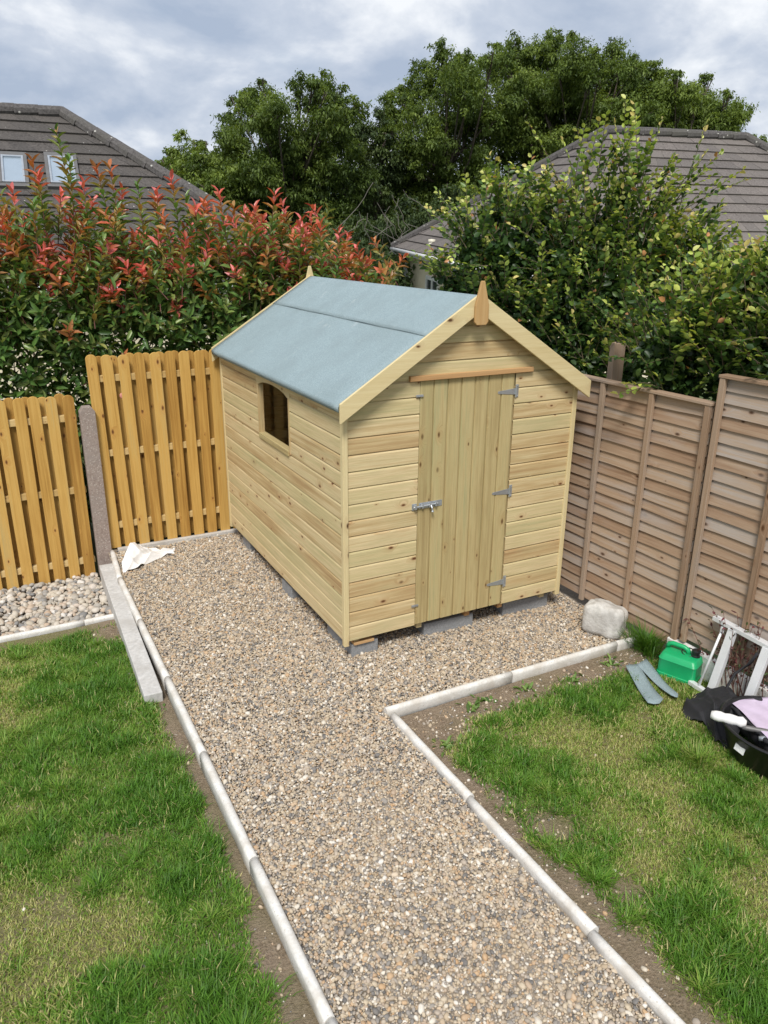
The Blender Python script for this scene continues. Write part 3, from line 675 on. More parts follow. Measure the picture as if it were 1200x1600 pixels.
# ------------------------------------------------------------------ the shed
W_, L_, ZT = 1.90, 2.70, 1.75                     # width, length, wall plate
PITCHZ = .632; RX = W_ / 2; RZ = 2.40
def roofz(x): return RZ - abs(x - RX) * PITCHZ    # top of the barge boards
shed = thing('garden_shed', 'pale timber garden shed with blue green felt roof on concrete blocks', 'shed')
PB = .114; Z0 = .035
PROF = [(0.0, .0005), (0.0, .0105), (.0018, .0125), (.094, .0125), (.1005, .0110), (.1055, .007), (.1085, .002), (PB, .0005)]   # (z, outward depth)
def clad(mb, seg, zlo, zhi, place):
    """one run of shiplap rows; seg(z)->(a0,a1) or None, place(a, d, z)->xyz"""
    k0 = 0
    while True:
        zb = Z0 + PB * k0; k0 += 1
        if zb > zhi: break
        tone = random.random(); o1, o2 = random.random() * 40, random.random() * 40
        rows = [(min(max(zb + z, zlo), zhi), d) for z, d in PROF if zb + PB > zlo]
        if not rows: continue
        pts = []
        for z, d in rows:
            s_ = seg(z)
            if s_ is None or s_[1] - s_[0] < .004: break
            pts.append((s_, z, d))
        if len(pts) < 2: continue
        b0 = len(mb.v)
        for (a0, a1), z, d in pts: mb.v += [place(a0, d, z), place(a1, d, z)]; mb.t += [tone] * 2
        for i in range(len(pts) - 1):
            a = b0 + 2 * i
            mb.f.append((a, a + 1, a + 3, a + 2)); (p0, z_, _), (p1, z2, _) = pts[i], pts[i + 1]
            mb.uv += [(p0[0] + o1, z_ + o2), (p0[1] + o1, z_ + o2), (p1[1] + o1, z2 + o2), (p1[0] + o1, z2 + o2)]
DX0, DX1, DZ = .558, 1.338, 1.848
fy = lambda a, d, z: (a, -d, z)
mb = MB()
gl = lambda z: max(0.018, RX - (RZ - .045 - z) / PITCHZ); gr = lambda z: min(W_ - .018, RX + (RZ - .045 - z) / PITCHZ)
clad(mb, lambda z: (gl(z), DX0 - .003), Z0, DZ, fy); clad(mb, lambda z: (DX1 + .003, gr(z)), Z0, DZ, fy)
clad(mb, lambda z: (gl(z), gr(z)) if gr(z) > gl(z) else None, DZ, RZ - .05, fy)
mb.build('front_wall', W_SHED, shed)
mb = MB(); bk = lambda a, d, z: (W_ - a, L_ + d, z)
clad(mb, lambda z: (gl(z), gr(z)) if gr(z) > gl(z) else None, Z0, RZ - .05, bk); mb.build('back_wall', W_SHED, shed)
WY0, WY1, WZ0, WZ1 = .955, 1.66, 1.19, 1.665
side = lambda a, d, z: (-d, L_ - a, z)
mb = MB()
A0, A1 = L_ - WY1, L_ - WY0
clad(mb, lambda z: (0.018, L_ - .018), Z0, WZ0, side)
clad(mb, lambda z: (0.018, A0), WZ0, WZ1, side); clad(mb, lambda z: (A1, L_ - .018), WZ0, WZ1, side)
mb.build('left_wall', W_SHED, shed)
mb = MB(); clad(mb, lambda z: (0.018, L_ - .018), Z0, ZT, lambda a, d, z: (W_ + d, a, z)); mb.build('right_wall', W_SHED, shed)
# window header cut to a shallow arch, with frame
mb = MB(); hp = [(WY0 - .03, WZ1 - .055)]
for q in np.linspace(0, 1, 11): hp.append((WY0 + .03 + (WY1 - WY0 - .06) * q, WZ1 - .055 + .042 * math.sin(PI * q) ** .6))
hp += [(WY1 + .03, WZ1 - .055), (WY1 + .03, WZ1 - .004), (L_ - .02, WZ1 - .004), (L_ - .02, ZT), (.02, ZT), (.02, WZ1 - .004), (WY0 - .03, WZ1 - .004)]
hp = hp[::-1]
mb.prism(hp, -.0145, -.001, 0, grain=1, tone=.5); mb.build('eaves_board', W_SHED, shed)
wf = thing('window', None, None); wf.parent = shed
for (q0, q1) in ((WY0 - .014, WY0 + .012), (WY1 - .012, WY1 + .014)):
    win = MB(); win.box((-.016, q0, WZ0 - .02), (.03, q1, WZ1 - .056), 2, .2); win.build('window_jamb', W_SHED, wf, bevel=.002)
mb = MB(); mb.box((-.026, WY0 + .013, WZ0 - .03), (.035, WY1 - .013, WZ0 + .012), 1, .35); mb.build('window_sill', W_DOOR, wf, bevel=.002)
GL = bpy.data.materials.new('window_glazing'); GL.use_nodes = True; gt = GL.node_tree
gtr = nd(gt, 'ShaderNodeBsdfTransparent'); ggl = nd(gt, 'ShaderNodeBsdfGlossy'); ggl.inputs['Roughness'].default_value = .03; gm = nd(gt, 'ShaderNodeMixShader'); gm.inputs[0].default_value = .035
gt.links.new(gtr.outputs[0], gm.inputs[1]); gt.links.new(ggl.outputs[0], gm.inputs[2]); gt.links.new(gm.outputs[0], gt.nodes['Material Output'].inputs[0])
mb = MB(); mb.box((.004, WY0 + .013, WZ0 + .013), (.007, WY1 - .013, WZ1)); mb.build('pane', GL, wf)
# corner posts
for (x0, x1, y0, y1, nm) in ((-.020, .019, -.0215, .018, 0), (W_ - .019, W_ + .020, -.0215, .018, 0), (-.020, .019, L_ - .018, L_ + .0215, 0), (W_ - .019, W_ + .020, L_ - .018, L_ + .0215, 0)):
    mb = MB(); mb.box((x0, y0, 0.0), (x1, y1, 1.72), 2, random.uniform(.4, .9)); mb.build('corner_trim', W_TRIM, shed, bevel=.003)
# floor, bearers, inside framing
mb = MB(); mb.box((.02, .02, .03), (W_ - .02, L_ - .02, .045), 0); mb.build('floor', W_IN, shed)
for x in (.10, .62, 1.05, 1.36, 1.78):
    mb = MB(); mb.box((x - .022, .03, -.018), (x + .022, L_ - .02, .029), 1); mb.build('bearer', W_ORANGE if x in (1.05, 1.36) else W_TRIM, shed)
fr = MB()
for y in (.02, .55, 1.15, 1.75, 2.3, 2.64): fr.box((W_ - .05, y, .046), (W_ - .006, y + .045, ZT - .05), 2)
for y in (.03, WY0 - .07, WY1 + .03, 2.64): fr.box((.006, y, .046), (.05, y + .045, ZT - .05), 2)
for x in (.1, DX0 - .05, DX1 + .01, 1.75): fr.box((x, .006, .046), (x + .045, .05, ZT), 2)
for x in (.3, .9, 1.5): fr.box((x, L_ - .05, .046), (x + .045, L_ - .006, ZT), 2)
for x0, x1 in ((.3, .42), (.5, .61)): fr.box((x0, .5, 1.0), (x1, .53, 1.1), 0)
fr.build('inside_frame', W_IN, shed)
mb = MB()   # inside sheathing seen through the window
for k in range(22): mb.box((W_ - .0045, .03 + k * .12, .05), (W_ - .001, .147 + k * .12, ZT), 2)
mb.build('inside_lining', W_IN, shed)
# roof deck and felt
def slope_prof(dz0, dz1, xe):
    return None
YF, YB = -.078, L_ + .080
XE = .062
for sgn in (-1, 1):
    mb = MB()
    x_e = RX + sgn * (RX + XE); ze = roofz(x_e)
    pr = [(RX, RZ - .012), (x_e, ze - .012), (x_e, ze - .032), (RX, RZ - .032)]
    if sgn > 0: pr = pr[::-1]
    mb.prism(pr, YF, YB, 1, tone=.4); mb.build('roof_board', W_TRIM, shed)
def felt(sgn, s0, s1, lift, name, turn):
    """felt sheet on one slope; s measured down from the ridge"""
    sl = math.hypot(1, PITCHZ); mb = MB(); nx, ny = 14, 26; rows = []
    ss = list(np.linspace(s0, s1, nx))
    pts2 = []
    for s_ in ss:
        x = RX + sgn * s_ / sl; z = RZ - (s_ / sl) * PITCHZ - .008 + lift; pts2.append((x, z))
    if turn:
        x, z = pts2[-1]; pts2 += [(x + sgn * .008, z - .008), (x + sgn * .010, z - .020), (x + sgn * .006, z - .045)]
    for i, (x, z) in enumerate(pts2):
        for j in range(ny + 1):
            y = YF + .001 + (YB - YF - .002) * j / ny; wz = .0016 * math.sin(y * 5 + i * .7) * math.sin(i * .5 + 1)
            mb.v.append((x, y, z + wz)); mb.t.append(.5)
    n = ny + 1
    for i in range(len(pts2) - 1):
        for j in range(ny):
            q = (i * n + j, (i + 1) * n + j, (i + 1) * n + j + 1, i * n + j + 1); mb.f.append(q if sgn > 0 else q[::-1]); mb.uv += [(0, 0)] * 4
    o = mb.build(name, FELT, shed, smooth=True); so = o.modifiers.new('thick', 'SOLIDIFY'); so.thickness = .003; so.offset = 0
SL = (RX + XE) * math.hypot(1, PITCHZ)
felt(-1, .41, SL, .0, 'roof_felt', True); felt(1, .41, SL, .0, 'roof_felt', True)
# ridge strip lapping over both slopes
mb = MB(); sl = math.hypot(1, PITCHZ); ny = 30; xs = list(np.linspace(-.47, .47, 21))
for s_ in xs:
    for j in range(ny + 1):
        y = YF + .001 + (YB - YF - .002) * j / ny; ed = (.0022 * (1 + math.sin(y * 9))) if abs(abs(s_) - .47) < .01 else 0
        mb.v.append((RX + s_ / sl, y, RZ - abs(s_) / sl * PITCHZ - .0025 + ed - (.006 if abs(s_) < .01 else 0))); mb.t.append(.5)
for i in range(len(xs) - 1):
    for j in range(ny): q = (i * (ny + 1) + j, (i + 1) * (ny + 1) + j, (i + 1) * (ny + 1) + j + 1, i * (ny + 1) + j + 1); mb.f.append(q); mb.uv += [(0, 0)] * 4
o = mb.build('ridge_felt', FELT, shed, smooth=True); so = o.modifiers.new('thick', 'SOLIDIFY'); so.thickness = .004; so.offset = 0
# barge boards
for (ya, yb) in ((-.100, -.079), (YB + .001, YB + .022)):
    for sgn in (-1, 1):
        x_e = RX + sgn * (RX + XE + .006); ze = roofz(x_e); mb = MB()
        pr = [(RX + sgn * .001, RZ + .006), (RX + sgn * .001, RZ - .116), (x_e, ze - .122), (x_e, ze + .006)]
        if sgn > 0: pr = pr
        else: pr = pr[::-1]
        cosw = 1
        mb.prism(pr, ya, yb, 1, grain=0, tone=random.uniform(.3, .8)); mb.build('barge_board', W_TRIM, shed, bevel=.003)
# finials
for (y0, y1) in ((-.121, -.1015), (YB + .0235, YB + .042)):
    mb = MB(); mb.prism([(RX - .036, 2.205), (RX + .036, 2.205), (RX + .053, 2.225), (RX + .053, 2.33), (RX + .012, 2.485), (RX - .012, 2.485), (RX - .053, 2.33), (RX - .053, 2.225)], y0, y1, 1, grain=2, tone=.5)
    mb.build('finial', wood('finial_timber', [(.25, (.36, .20, .075)), (.5, (.50, .31, .13)), (.75, (.56, .38, .18))], knot_amt=.1) if y0 < 0 else W_TRIM, shed, bevel=.004)
# door
door = MB(); nb = 7; bw = (DX1 - DX0) / nb
for k in range(nb):
    a = DX0 + k * bw; tone = .35 + .3 * random.random(); pr = []
    pw = [(0.0, .004), (.0, .0125), (.002, .014), (bw - .018, .014), (bw - .012, .0125), (bw - .006, .009), (bw - .002, .006), (bw, .006)]
    o1, o2 = random.random() * 40, random.random() * 40; b0 = len(door.v)
    for (u_, d) in pw: door.v += [(a + u_, -d, .045), (a + u_, -d, DZ)]; door.t += [tone] * 2
    for i in range(len(pw) - 1):
        q = b0 + 2 * i; door.f.append((q, q + 2, q + 3, q + 1)); u0, u1 = pw[i][0] + o2, pw[i + 1][0] + o2
        door.uv += [(.045 + o1, u0), (.045 + o1, u1), (DZ + o1, u1), (DZ + o1, u0)]
dobj = door.build('door', W_DOOR, shed)
db = MB(); db.box((DX0 + .01, -.004, .05), (DX1 - .01, .012, DZ - .002), 2); db.build('door_back', W_IN, dobj)
for (tx, ty, zc) in ((1.190, 0, 1.722), (1.190, 0, .972), (1.190, 0, .232)):
    mb = MB(); mb.prism([(tx, zc - .008), (tx + .012, zc - .012), (1.343, zc - .026), (1.343, zc + .020), (tx + .012, zc + .008), (tx, zc + .006)], -.0175, -.0142, 1)
    mb.box((1.343, -.0185, zc - .046), (1.368, -.0125, zc + .046)); mb.tube([(1.346, -.0195, zc - .046), (1.346, -.0195, zc + .046)], .006, 10)
    for q in (.035, -.035): mb.lathe([(0, .003), (.005, .002), (.006, 0)], 8, (1.358, -.019, zc + q))
    mb.build('hinge', GALV, dobj, bevel=.001)
mb = MB(); zc = .972
mb.box((.565, -.0185, zc - .022), (.755, -.0145, zc + .022)); mb.box((.510, -.018, zc - .026), (.548, -.0125, zc + .022))
mb.tube([(.515, -.030, zc - .002), (.715, -.030, zc + .004)], .0075, 10)
for xx in (.58, .64, .69): mb.box((xx, -.040, zc - .014), (xx + .012, -.0183, zc + .014))
mb.box((.522, -.042, zc - .016), (.538, -.0178, zc + .013))
mb.tube([(.655, -.032, zc), (.658, -.045, zc - .018), (.662, -.046, zc - .04)], .006, 8); mb.lathe([(.004, -.008), (.010, -.004), (.010, .004), (.004, .008)], 10, (.662, -.046, zc - .045))
mb.build('bolt_latch', GALV, dobj, bevel=.001)
for zc in (1.752, .200):
    mb = MB(); mb.box((.522, -.024, zc - .008), (.578, -.0155, zc + .008)); mb.lathe([(0, .0), (.007, 0), (.007, .012)], 10, (.545, -.024, zc - .006)); mb.build('turn_button', GALV, shed, bevel=.002)
mb = MB(); mb.box((.468, -.040, 1.8535), (1.475, -.0125, 1.888), 0, .6); mb.build('drip_strip', W_ORANGE, shed, bevel=.003)

# blocks under the shed
def block(loc, rot, label):
    mb = MB(); mb.box((-.22, -.1075, -.09), (.22, .1075, .041)); o = mb.build('concrete_block', BLOCK, bevel=.006); o.location = loc; o.rotation_euler = (0, 0, rot)
    return tag(o, label, 'concrete block', 'concrete blocks carrying the shed')
ZB = -.0625
block((.165, .245, ZB), PI / 2, 'grey concrete block under the near left corner of the shed')
block((.905, .16, ZB), -.03, 'grey concrete block lying under the shed door')
block((1.66, .18, ZB), -.05, 'grey concrete block under the shed beside the lap fence')
block((.235, 1.23, ZB), .02, 'grey concrete block half way along the left side of the shed')
block((.25, 2.36, ZB), .0, 'grey concrete block under the far left corner of the shed')
block((1.68, 1.3, ZB), .0, 'grey concrete block hidden under the right side of the shed')
block((1.68, 2.4, ZB), .0, 'grey concrete block hidden under the far right corner of the shed')
mb = MB(); mb.box((.05, -.055 + .06, -.0205), (.21, .10, .0), 0); o = mb.build('timber_packer', W_ORANGE, bevel=.002); tag(o, 'small orange timber packer on the block under the shed corner', 'timber packer')
o.location = (.02, 0, 0)

# ------------------------------------------------------------------ small things in the garden
# crumpled white sheet
def crumple(nx, ny, sx, sy, hgt, seed, fold=6):
    r = np.random.default_rng(seed); V = []
    g = r.random((8, 8))
    for j in range(ny + 1):
        for i in range(nx + 1):
            u, v = i / nx, j / ny
            a = abs(math.sin(fold * u + 2.3 * v + 3 * math.sin(2.1 * v + seed))) ; c_ = abs(math.sin(fold * .8 * v - 1.7 * u + seed * 1.7))
            z = hgt * (.55 * (1 - a) ** 1.4 + .45 * (1 - c_) ** 1.6) * (math.sin(PI * min(max(u, .0), 1)) ** .5) * (math.sin(PI * v) ** .5) + .004
            V.append((sx * (u - .5) * (1 - .12 * math.sin(PI * v)), sy * (v - .5) * (1 - .18 * math.sin(PI * u + .4)), z))
    return V
def cloth(name, V, nx, ny, m_, parent=None, sub=1, thick=.002):
    mb = MB(); mb.v = V; mb.t = [.5] * len(V)
    for j in range(ny):
        for i in range(nx): a = j * (nx + 1) + i; mb.f.append((a, a + 1, a + nx + 2, a + nx + 1)); mb.uv += [(0, 0)] * 4
    o = mb.build(name, m_, parent, smooth=True, sub=sub); so = o.modifiers.new('thick', 'SOLIDIFY'); so.thickness = thick
    return o
def drape(name, m_, ctrl, base, amp, seed, nu=42, nv=30, thick=.002):
    C_ = np.array(ctrl, float); a, b_ = C_.shape[:2]; r = np.random.default_rng(seed); ph_ = r.uniform(0, 6, 8)
    def cr(P, t):                                     # Catmull-Rom along axis 0
        n_ = len(P) - 1; i_ = min(int(t * n_), n_ - 1); f = t * n_ - i_; g = lambda k: P[min(max(k, 0), n_)]
        p0, p1, p2, p3 = g(i_ - 1), g(i_), g(i_ + 1), g(i_ + 2)
        return .5 * (2 * p1 + (p2 - p0) * f + (2 * p0 - 5 * p1 + 4 * p2 - p3) * f * f + (3 * p1 - p0 - 3 * p2 + p3) * f ** 3)
    V = []
    for j in range(nv + 1):
        for i in range(nu + 1):
            u, v = i / nu, j / nv; p = cr(np.array([cr(C_[:, k], u) for k in range(b_)]), v)
            w_ = 1 - abs(math.sin(7 * u + 4 * v + ph_[0] + 1.5 * math.sin(3 * v + ph_[1]))); w2 = 1 - abs(math.sin(5 * v - 6 * u + ph_[2] + 1.2 * math.sin(4 * u + ph_[3]))); w3 = 1 - abs(math.sin(13 * u + 9 * v + ph_[4] + math.sin(6 * v)))
            V.append((p[0] - base[0] + amp * .5 * math.sin(9 * v + ph_[5]) * (u - .5), p[1] - base[1] + amp * .6 * math.sin(11 * u + ph_[6]) * (v - .5), max(p[2] + amp * (w_ ** 3 * .9 + w2 ** 3 * .8 + w3 ** 3 * .4 - .5), .002)))
    o = cloth(name, V, nu, nv, m_, None, 1, thick); o.location = base; return o
o = drape('plastic_sheet', WHITESHEET, [[(-1.15, 2.27, .0), (-1.14, 2.40, .03), (-1.09, 2.55, .05), (-1.04, 2.66, .02)], [(-1.09, 2.30, .02), (-1.05, 2.42, .11), (-1.00, 2.57, .17), (-.96, 2.69, .09)], [(-.99, 2.35, .02), (-.95, 2.45, .06), (-.92, 2.54, .12), (-.88, 2.65, .06)],
   [(-.88, 2.42, .015), (-.85, 2.50, .07), (-.82, 2.57, .035), (-.80, 2.64, .06)], [(-.74, 2.50, .01), (-.72, 2.55, .035), (-.70, 2.59, .05), (-.69, 2.63, .01)], [(-.63, 2.54, .005), (-.62, 2.58, .02), (-.61, 2.61, .01), (-.60, 2.64, .005)]], (-.92, 2.5, GZ + .016), .022, 5)
tag(o, 'crumpled white plastic sheet on the gravel by the golden fence', 'plastic sheet')

# pale boulder, a set lump with flat sides and a crusty top
import bmesh
bm = bmesh.new(); bmesh.ops.create_cube(bm, size=1); bmesh.ops.subdivide_edges(bm, edges=bm.edges[:], cuts=7, use_grid_fill=True)
for v in bm.verts:
    x, y, z = v.co * 2; k = (abs(x) ** 5 + abs(y) ** 5 + abs(z) ** 5) ** (1 / 5); x, y, z = x / k, y / k, z / k
    n_ = .035 * math.sin(5 * x + 2 * z + 1) + .03 * math.sin(6 * y - 4 * z) + .035 * math.sin(9 * x + 7 * y + 3 * z) + .02 * math.sin(17 * x - 13 * y + 11 * z) + .012 * math.sin(31 * x + 23 * z) * math.sin(27 * y)
    top = .09 * math.sin(7 * x + 1) * math.sin(6 * y + 2) if z > .5 else 0
    s_ = 1 + n_; v.co = Vector((x * s_ * .155 * (1 - .06 * z), y * s_ * .125 * (1 - .08 * z), (z * s_ + top - .18 * (y if z > 0 else 0) - .12 * (x if z > 0 else 0)) * .125))
me = bpy.data.meshes.new('boulder'); bm.to_mesh(me); bm.free(); tone_attr(me, np.full(len(me.vertices), .5)); o = finish(me, 'boulder', BOULD, None, True, 0, 1)
o.location = (1.975, -.50, -.01); o.rotation_euler = (0, 0, -1.05); tag(o, 'pale rough boulder standing on the gravel against the lap fence', 'boulder')

# grass clump by the fence
n = 520; a = rng.uniform(0, 6.28, n); rr = np.abs(rng.normal(0, .06, n)); X = 2.06 + rr * np.cos(a) * .7; Y = -.86 + rr * np.sin(a) * 1.25
V, Q, T3, tn = blades(X, Y, np.full(n, -.15), rng.uniform(.12, .26, n), rng.uniform(.004, .007, n), np.clip(rng.normal(.75, .25, n), .1, 1.2), np.where(rng.random(n) < .7, a + rng.normal(0, .5, n), rng.uniform(0, 6.28, n)), np.stack([np.clip(rng.normal(.2, .16, n), 0, .7), rng.random(n) * .6], 1))
tag(fastmesh('grass_clump', V, [Q, T3], tn, L_GRASS), 'clump of long dark grass between the boulder and the green can', 'grass clump')
# two more tufts of long grass that stand out of the right lawn
for (tx, ty, nn, lab) in ((1.38, -1.93, 300, 'bright tuft of long grass standing out of the right lawn'), (-1.52, -2.30, 330, 'dark tuft of long grass at the bottom left beside the edging')):
    a = rng.uniform(0, 6.28, nn); rr = np.clip(np.abs(rng.normal(0, .065, nn)), 0, .13); X = tx + rr * np.cos(a); Y = ty + rr * np.sin(a)
    V, Q, T3, tn = blades(X, Y, (zl if tx < -1 else zr)(X, Y), rng.uniform(.05, .12, nn), rng.uniform(.003, .0055, nn), np.clip(rng.normal(.8, .25, nn), .1, 1.2), a + rng.normal(0, .6, nn), np.stack([np.clip(rng.normal(.62 if tx > 0 else .2, .14, nn), 0, .95), rng.random(nn)], 1))
    tag(fastmesh('grass_tuft', V, [Q, T3], tn, L_GRASS), lab, 'grass tuft')

# two felt strips
def strip(pts, label):
    # flat offcut with a slight curl, length along the strip
    (a, b_, c_, d) = [Vector((p[0], p[1], 0)) for p in pts]; mb = MB(); nl = 14
    cen = (a + b_ + c_ + d) / 4
    for i in range(nl + 1):
        u = i / nl; l = a.lerp(d, u) - cen; r = b_.lerp(c_, u) - cen; z = .016 + .012 * (2 * u - 1) ** 2
        for k in range(4):
            q = l.lerp(r, k / 3); endc = .03 * (1 - (2 * k / 3 - 1) ** 2) if i == nl else 0
            dd = (d - a).normalized() * endc; mb.v.append((q.x + dd.x, q.y + dd.y, z + .004 * math.sin(k * 2.1 + u * 7))); mb.t.append(.5)
    for i in range(nl):
        for k in range(3): q = i * 4 + k; mb.f.append((q, q + 4, q + 5, q + 1)); mb.uv += [(0, 0)] * 4
    o = mb.build('felt_strip', FELT, smooth=True); so = o.modifiers.new('thick', 'SOLIDIFY'); so.thickness = .003; o.location = (cen.x, cen.y, -.135)
    return tag(o, label, 'felt strip', 'offcuts of roofing felt')
def gpt(px, py, z=-.12): d = ray(px, py); t_ = (z - CAM[2]) / d[2]; q = CAM + t_ * d; return (q[0], q[1])
strip([gpt(977, 1042), gpt(996, 1039), gpt(1036, 1095), gpt(1012, 1101)], 'left grey green felt strip lying on the lawn, the one nearer the path')
strip([gpt(995, 1041), gpt(1009, 1031), gpt(1059, 1087), gpt(1048, 1089)], 'right grey green felt strip lying on the lawn beside the green can')

# green fuel can
can = thing('fuel_can', 'green plastic fuel can with black cap on the lawn by the fence', 'fuel can', (2.03, -1.20, -.150), (0, 0, math.radians(-68)))
mb = MB(); lx, wy = .135, .095
prf = [(.0, 1.0), (.02, 1.03), (.10, 1.0), (.145, .98), (.165, .93), (.20, .62)]
bb = []; nseg = 40
def rrect(sx, sy, rad=.03, n=10):
    pts = []
    for cxx, cyy, a0 in ((sx - rad, sy - rad, 0), (-sx + rad, sy - rad, PI / 2), (-sx + rad, -sy + rad, PI), (sx - rad, -sy + rad, 1.5 * PI)):
        for q in range(n): t_ = a0 + PI / 2 * q / (n - 1); pts.append((cxx + rad * math.cos(t_), cyy + rad * math.sin(t_)))
    return pts
layers = [(.0, .128, .090), (.008, .136, .098), (.030, .136, .098), (.034, .132, .094), (.130, .130, .093), (.136, .134, .096), (.142, .130, .092), (.170, .120, .080), (.176, .112, .070)]
for (z, sx, sy) in layers:
    for p in rrect(sx, sy): mb.v.append((p[0], p[1], z)); mb.t.append(.5)
for i in range(len(layers) - 1):
    for k in range(40): k2 = (k + 1) % 40; mb.f.append((i * 40 + k, i * 40 + k2, (i + 1) * 40 + k2, (i + 1) * 40 + k)); mb.uv += [(0, 0)] * 4
mb.f.append(tuple((len(layers) - 1) * 40 + k for k in range(40))); mb.uv += [(0, 0)] * 40; mb.f.append(tuple(39 - k for k in range(40))); mb.uv += [(0, 0)] * 40
o = mb.build('can_body', GREENP, can, smooth=True); o.modifiers.new('e', 'EDGE_SPLIT').split_angle = math.radians(38)
mb = MB(); mb.tube([(-.115, .03, .170), (-.105, .03, .205), (-.08, .03, .215), (.0, .03, .212), (.025, .03, .20), (.035, .03, .170)], [.018, .017, .016, .016, .017, .018], 12); mb.build('can_handle', GREENP, can, smooth=True)
mb = MB(); mb.lathe([(.030, .17), (.030, .185), (.026, .188), (.026, .205), (.030, .206), (.030, .222), (.024, .226), (0, .226)], 20, (.085, .02, 0)); mb.build('can_cap', BLACKP, can, smooth=False)
mb = MB(); mb.tube([(.085 + .045 * math.cos(q) - .05, .02 + .03 * math.sin(q), .19 + .018 * math.sin(q)) for q in np.linspace(0, 2 * PI, 20)], .004, 6); mb.build('cap_ring', BLACKP, can, smooth=True)

# aluminium step ladder lying on its side against the fence
lad = thing('step_ladder', 'aluminium step ladder lying on its side against the lap fence', 'ladder', (1.965, -1.34, -.135), (0, 0, math.radians(-92.5)))
# local x runs along the ladder, y towards the fence, z up
def channel(p0, p1, w_, d_, name, parent):
    p0, p1 = Vector(p0), Vector(p1); X_ = (p1 - p0); Ln = X_.length; X_.normalize(); Y_ = Vector((0, 1, 0.0)); 
    if abs(X_.dot(Y_)) > .9: Y_ = Vector((0, 0, 1))
    Z_ = X_.cross(Y_).normalized(); Y_ = Z_.cross(X_); Mx = Matrix((X_, Y_, Z_)).transposed().to_4x4(); Mx.translation = p0
    mb = MB(); th = .004
    mb.prism([(-w_ / 2, -d_ / 2), (w_ / 2, -d_ / 2), (w_ / 2, -d_ / 2 + th), (-w_ / 2 + th, -d_ / 2 + th), (-w_ / 2 + th, d_ / 2 - th), (w_ / 2, d_ / 2 - th), (w_ / 2, d_ / 2), (-w_ / 2, d_ / 2)], 0, Ln, 0, M=Mx)
    mb.prism([(-w_ / 2 + .0045, -.004), (-w_ / 2 + .010, -.004), (-w_ / 2 + .010, .004), (-w_ / 2 + .0045, .004)], 0, Ln, 0, M=Mx)
    return mb.build(name, ALU, parent, bevel=.0012)
channel((-.01, .02, .018), (1.9, .02, .018), .035, .028, 'lower_rail', lad)
channel((.0, .145, .49), (1.9, .145, .49), .044, .028, 'upper_rail', lad)
channel((.0, .185, .475), (1.9, .185, .475), .03, .024, 'back_rail', lad)
for i, xx in enumerate((.165, .43, .70, .97, 1.24, 1.5)):
    o = channel((xx, .022, .03), (xx, .132, .478), .03, .056, 'tread', lad)
mb = MB(); mb.tube([(.065, .022, .03), (.085, .13, .44)], .009, 10); mb.lathe([(.012, -.02), (.014, .0), (.012, .03)], 10, (.085, .13, .44)); mb.build('stay_rod', ALU, lad, smooth=True)
mb = MB(); mb.tube([(.39, .10, .43), (.34, .12, .33), (.29, .06, .24), (.30, -.01, .15), (.37, -.03, .12), (.45, -.03, .16), (.55, .0, .22)], .010, 8); o = mb.build('webbing_strap', BLACKC, smooth=True)
o.matrix_world = Matrix.Translation((1.965, -1.34, -.135)) @ Matrix.Rotation(math.radians(-92.5), 4, 'Z'); tag(o, 'black webbing strap hanging over the ladder treads', 'strap')

# black tub with tools
tub = thing('flexible_tub', 'round black flexible tub full of tools on the right lawn', 'tub', (1.80, -2.12, -.150))
mb = MB(); mb.lathe([(0, 0), (.22, 0), (.235, .01), (.285, .205), (.300, .21), (.302, .222), (.287, .226), (.278, .215), (.228, .02), (0, .018)], 48, sx=1, sy=1.12); mb.build('tub_body', BLACKP, tub, smooth=True)
a_l = math.radians(172); 
mb = MB(); mb.box((-.035, -.002, -.02), (.035, .0015, .02)); mb.box((-.029, -.0032, .004), (.012, -.0022, .010)); mb.box((-.029, -.0032, -.004), (.02, -.0022, .001)); mb.box((-.029, -.0032, -.013), (.0, -.0022, -.008))
lab = mb.build('paper_label', WHITEP, tub); lab.location = (.273 * math.cos(a_l), .273 * 1.12 * math.sin(a_l), .135); lab.rotation_euler = (-.25, 0, a_l + PI / 2); lab['label'] = 'small white paper label'
tt = Vector((1.80, -2.12, -.150))
def tooltube(p0, p1, r, m_, name, label, cat):
    mb = MB(); p0, p1 = Vector(p0), Vector(p1); ps = [p0.lerp(p1, q) for q in np.linspace(0, 1, 9)]
    mb.tube(ps, [r * .75] + [r * (1 + .10 * math.sin(k * 2.3)) for k in range(7)] + [r * .5], 12); o = mb.build(name, m_, smooth=True); return tag(o, label, cat)
tooltube((1.53, -1.86, .085), (1.62, -2.03, .10), .030, WHITESHEET, 'cloth_roll', 'rolled white cloth lying on the rim of the black tub', 'cloth roll')
tooltube((1.60, -2.02, .075), (1.74, -2.16, .07), .016, GREYM, 'hand_tool', 'grey tool handle lying in the black tub below the white roll', 'tool')
tooltube((1.62, -2.12, .055), (1.80, -2.28, .075), .018, GALV, 'hand_tool', 'metal tool lying at the front of the black tub', 'tool')
for k in range(9):
    pass
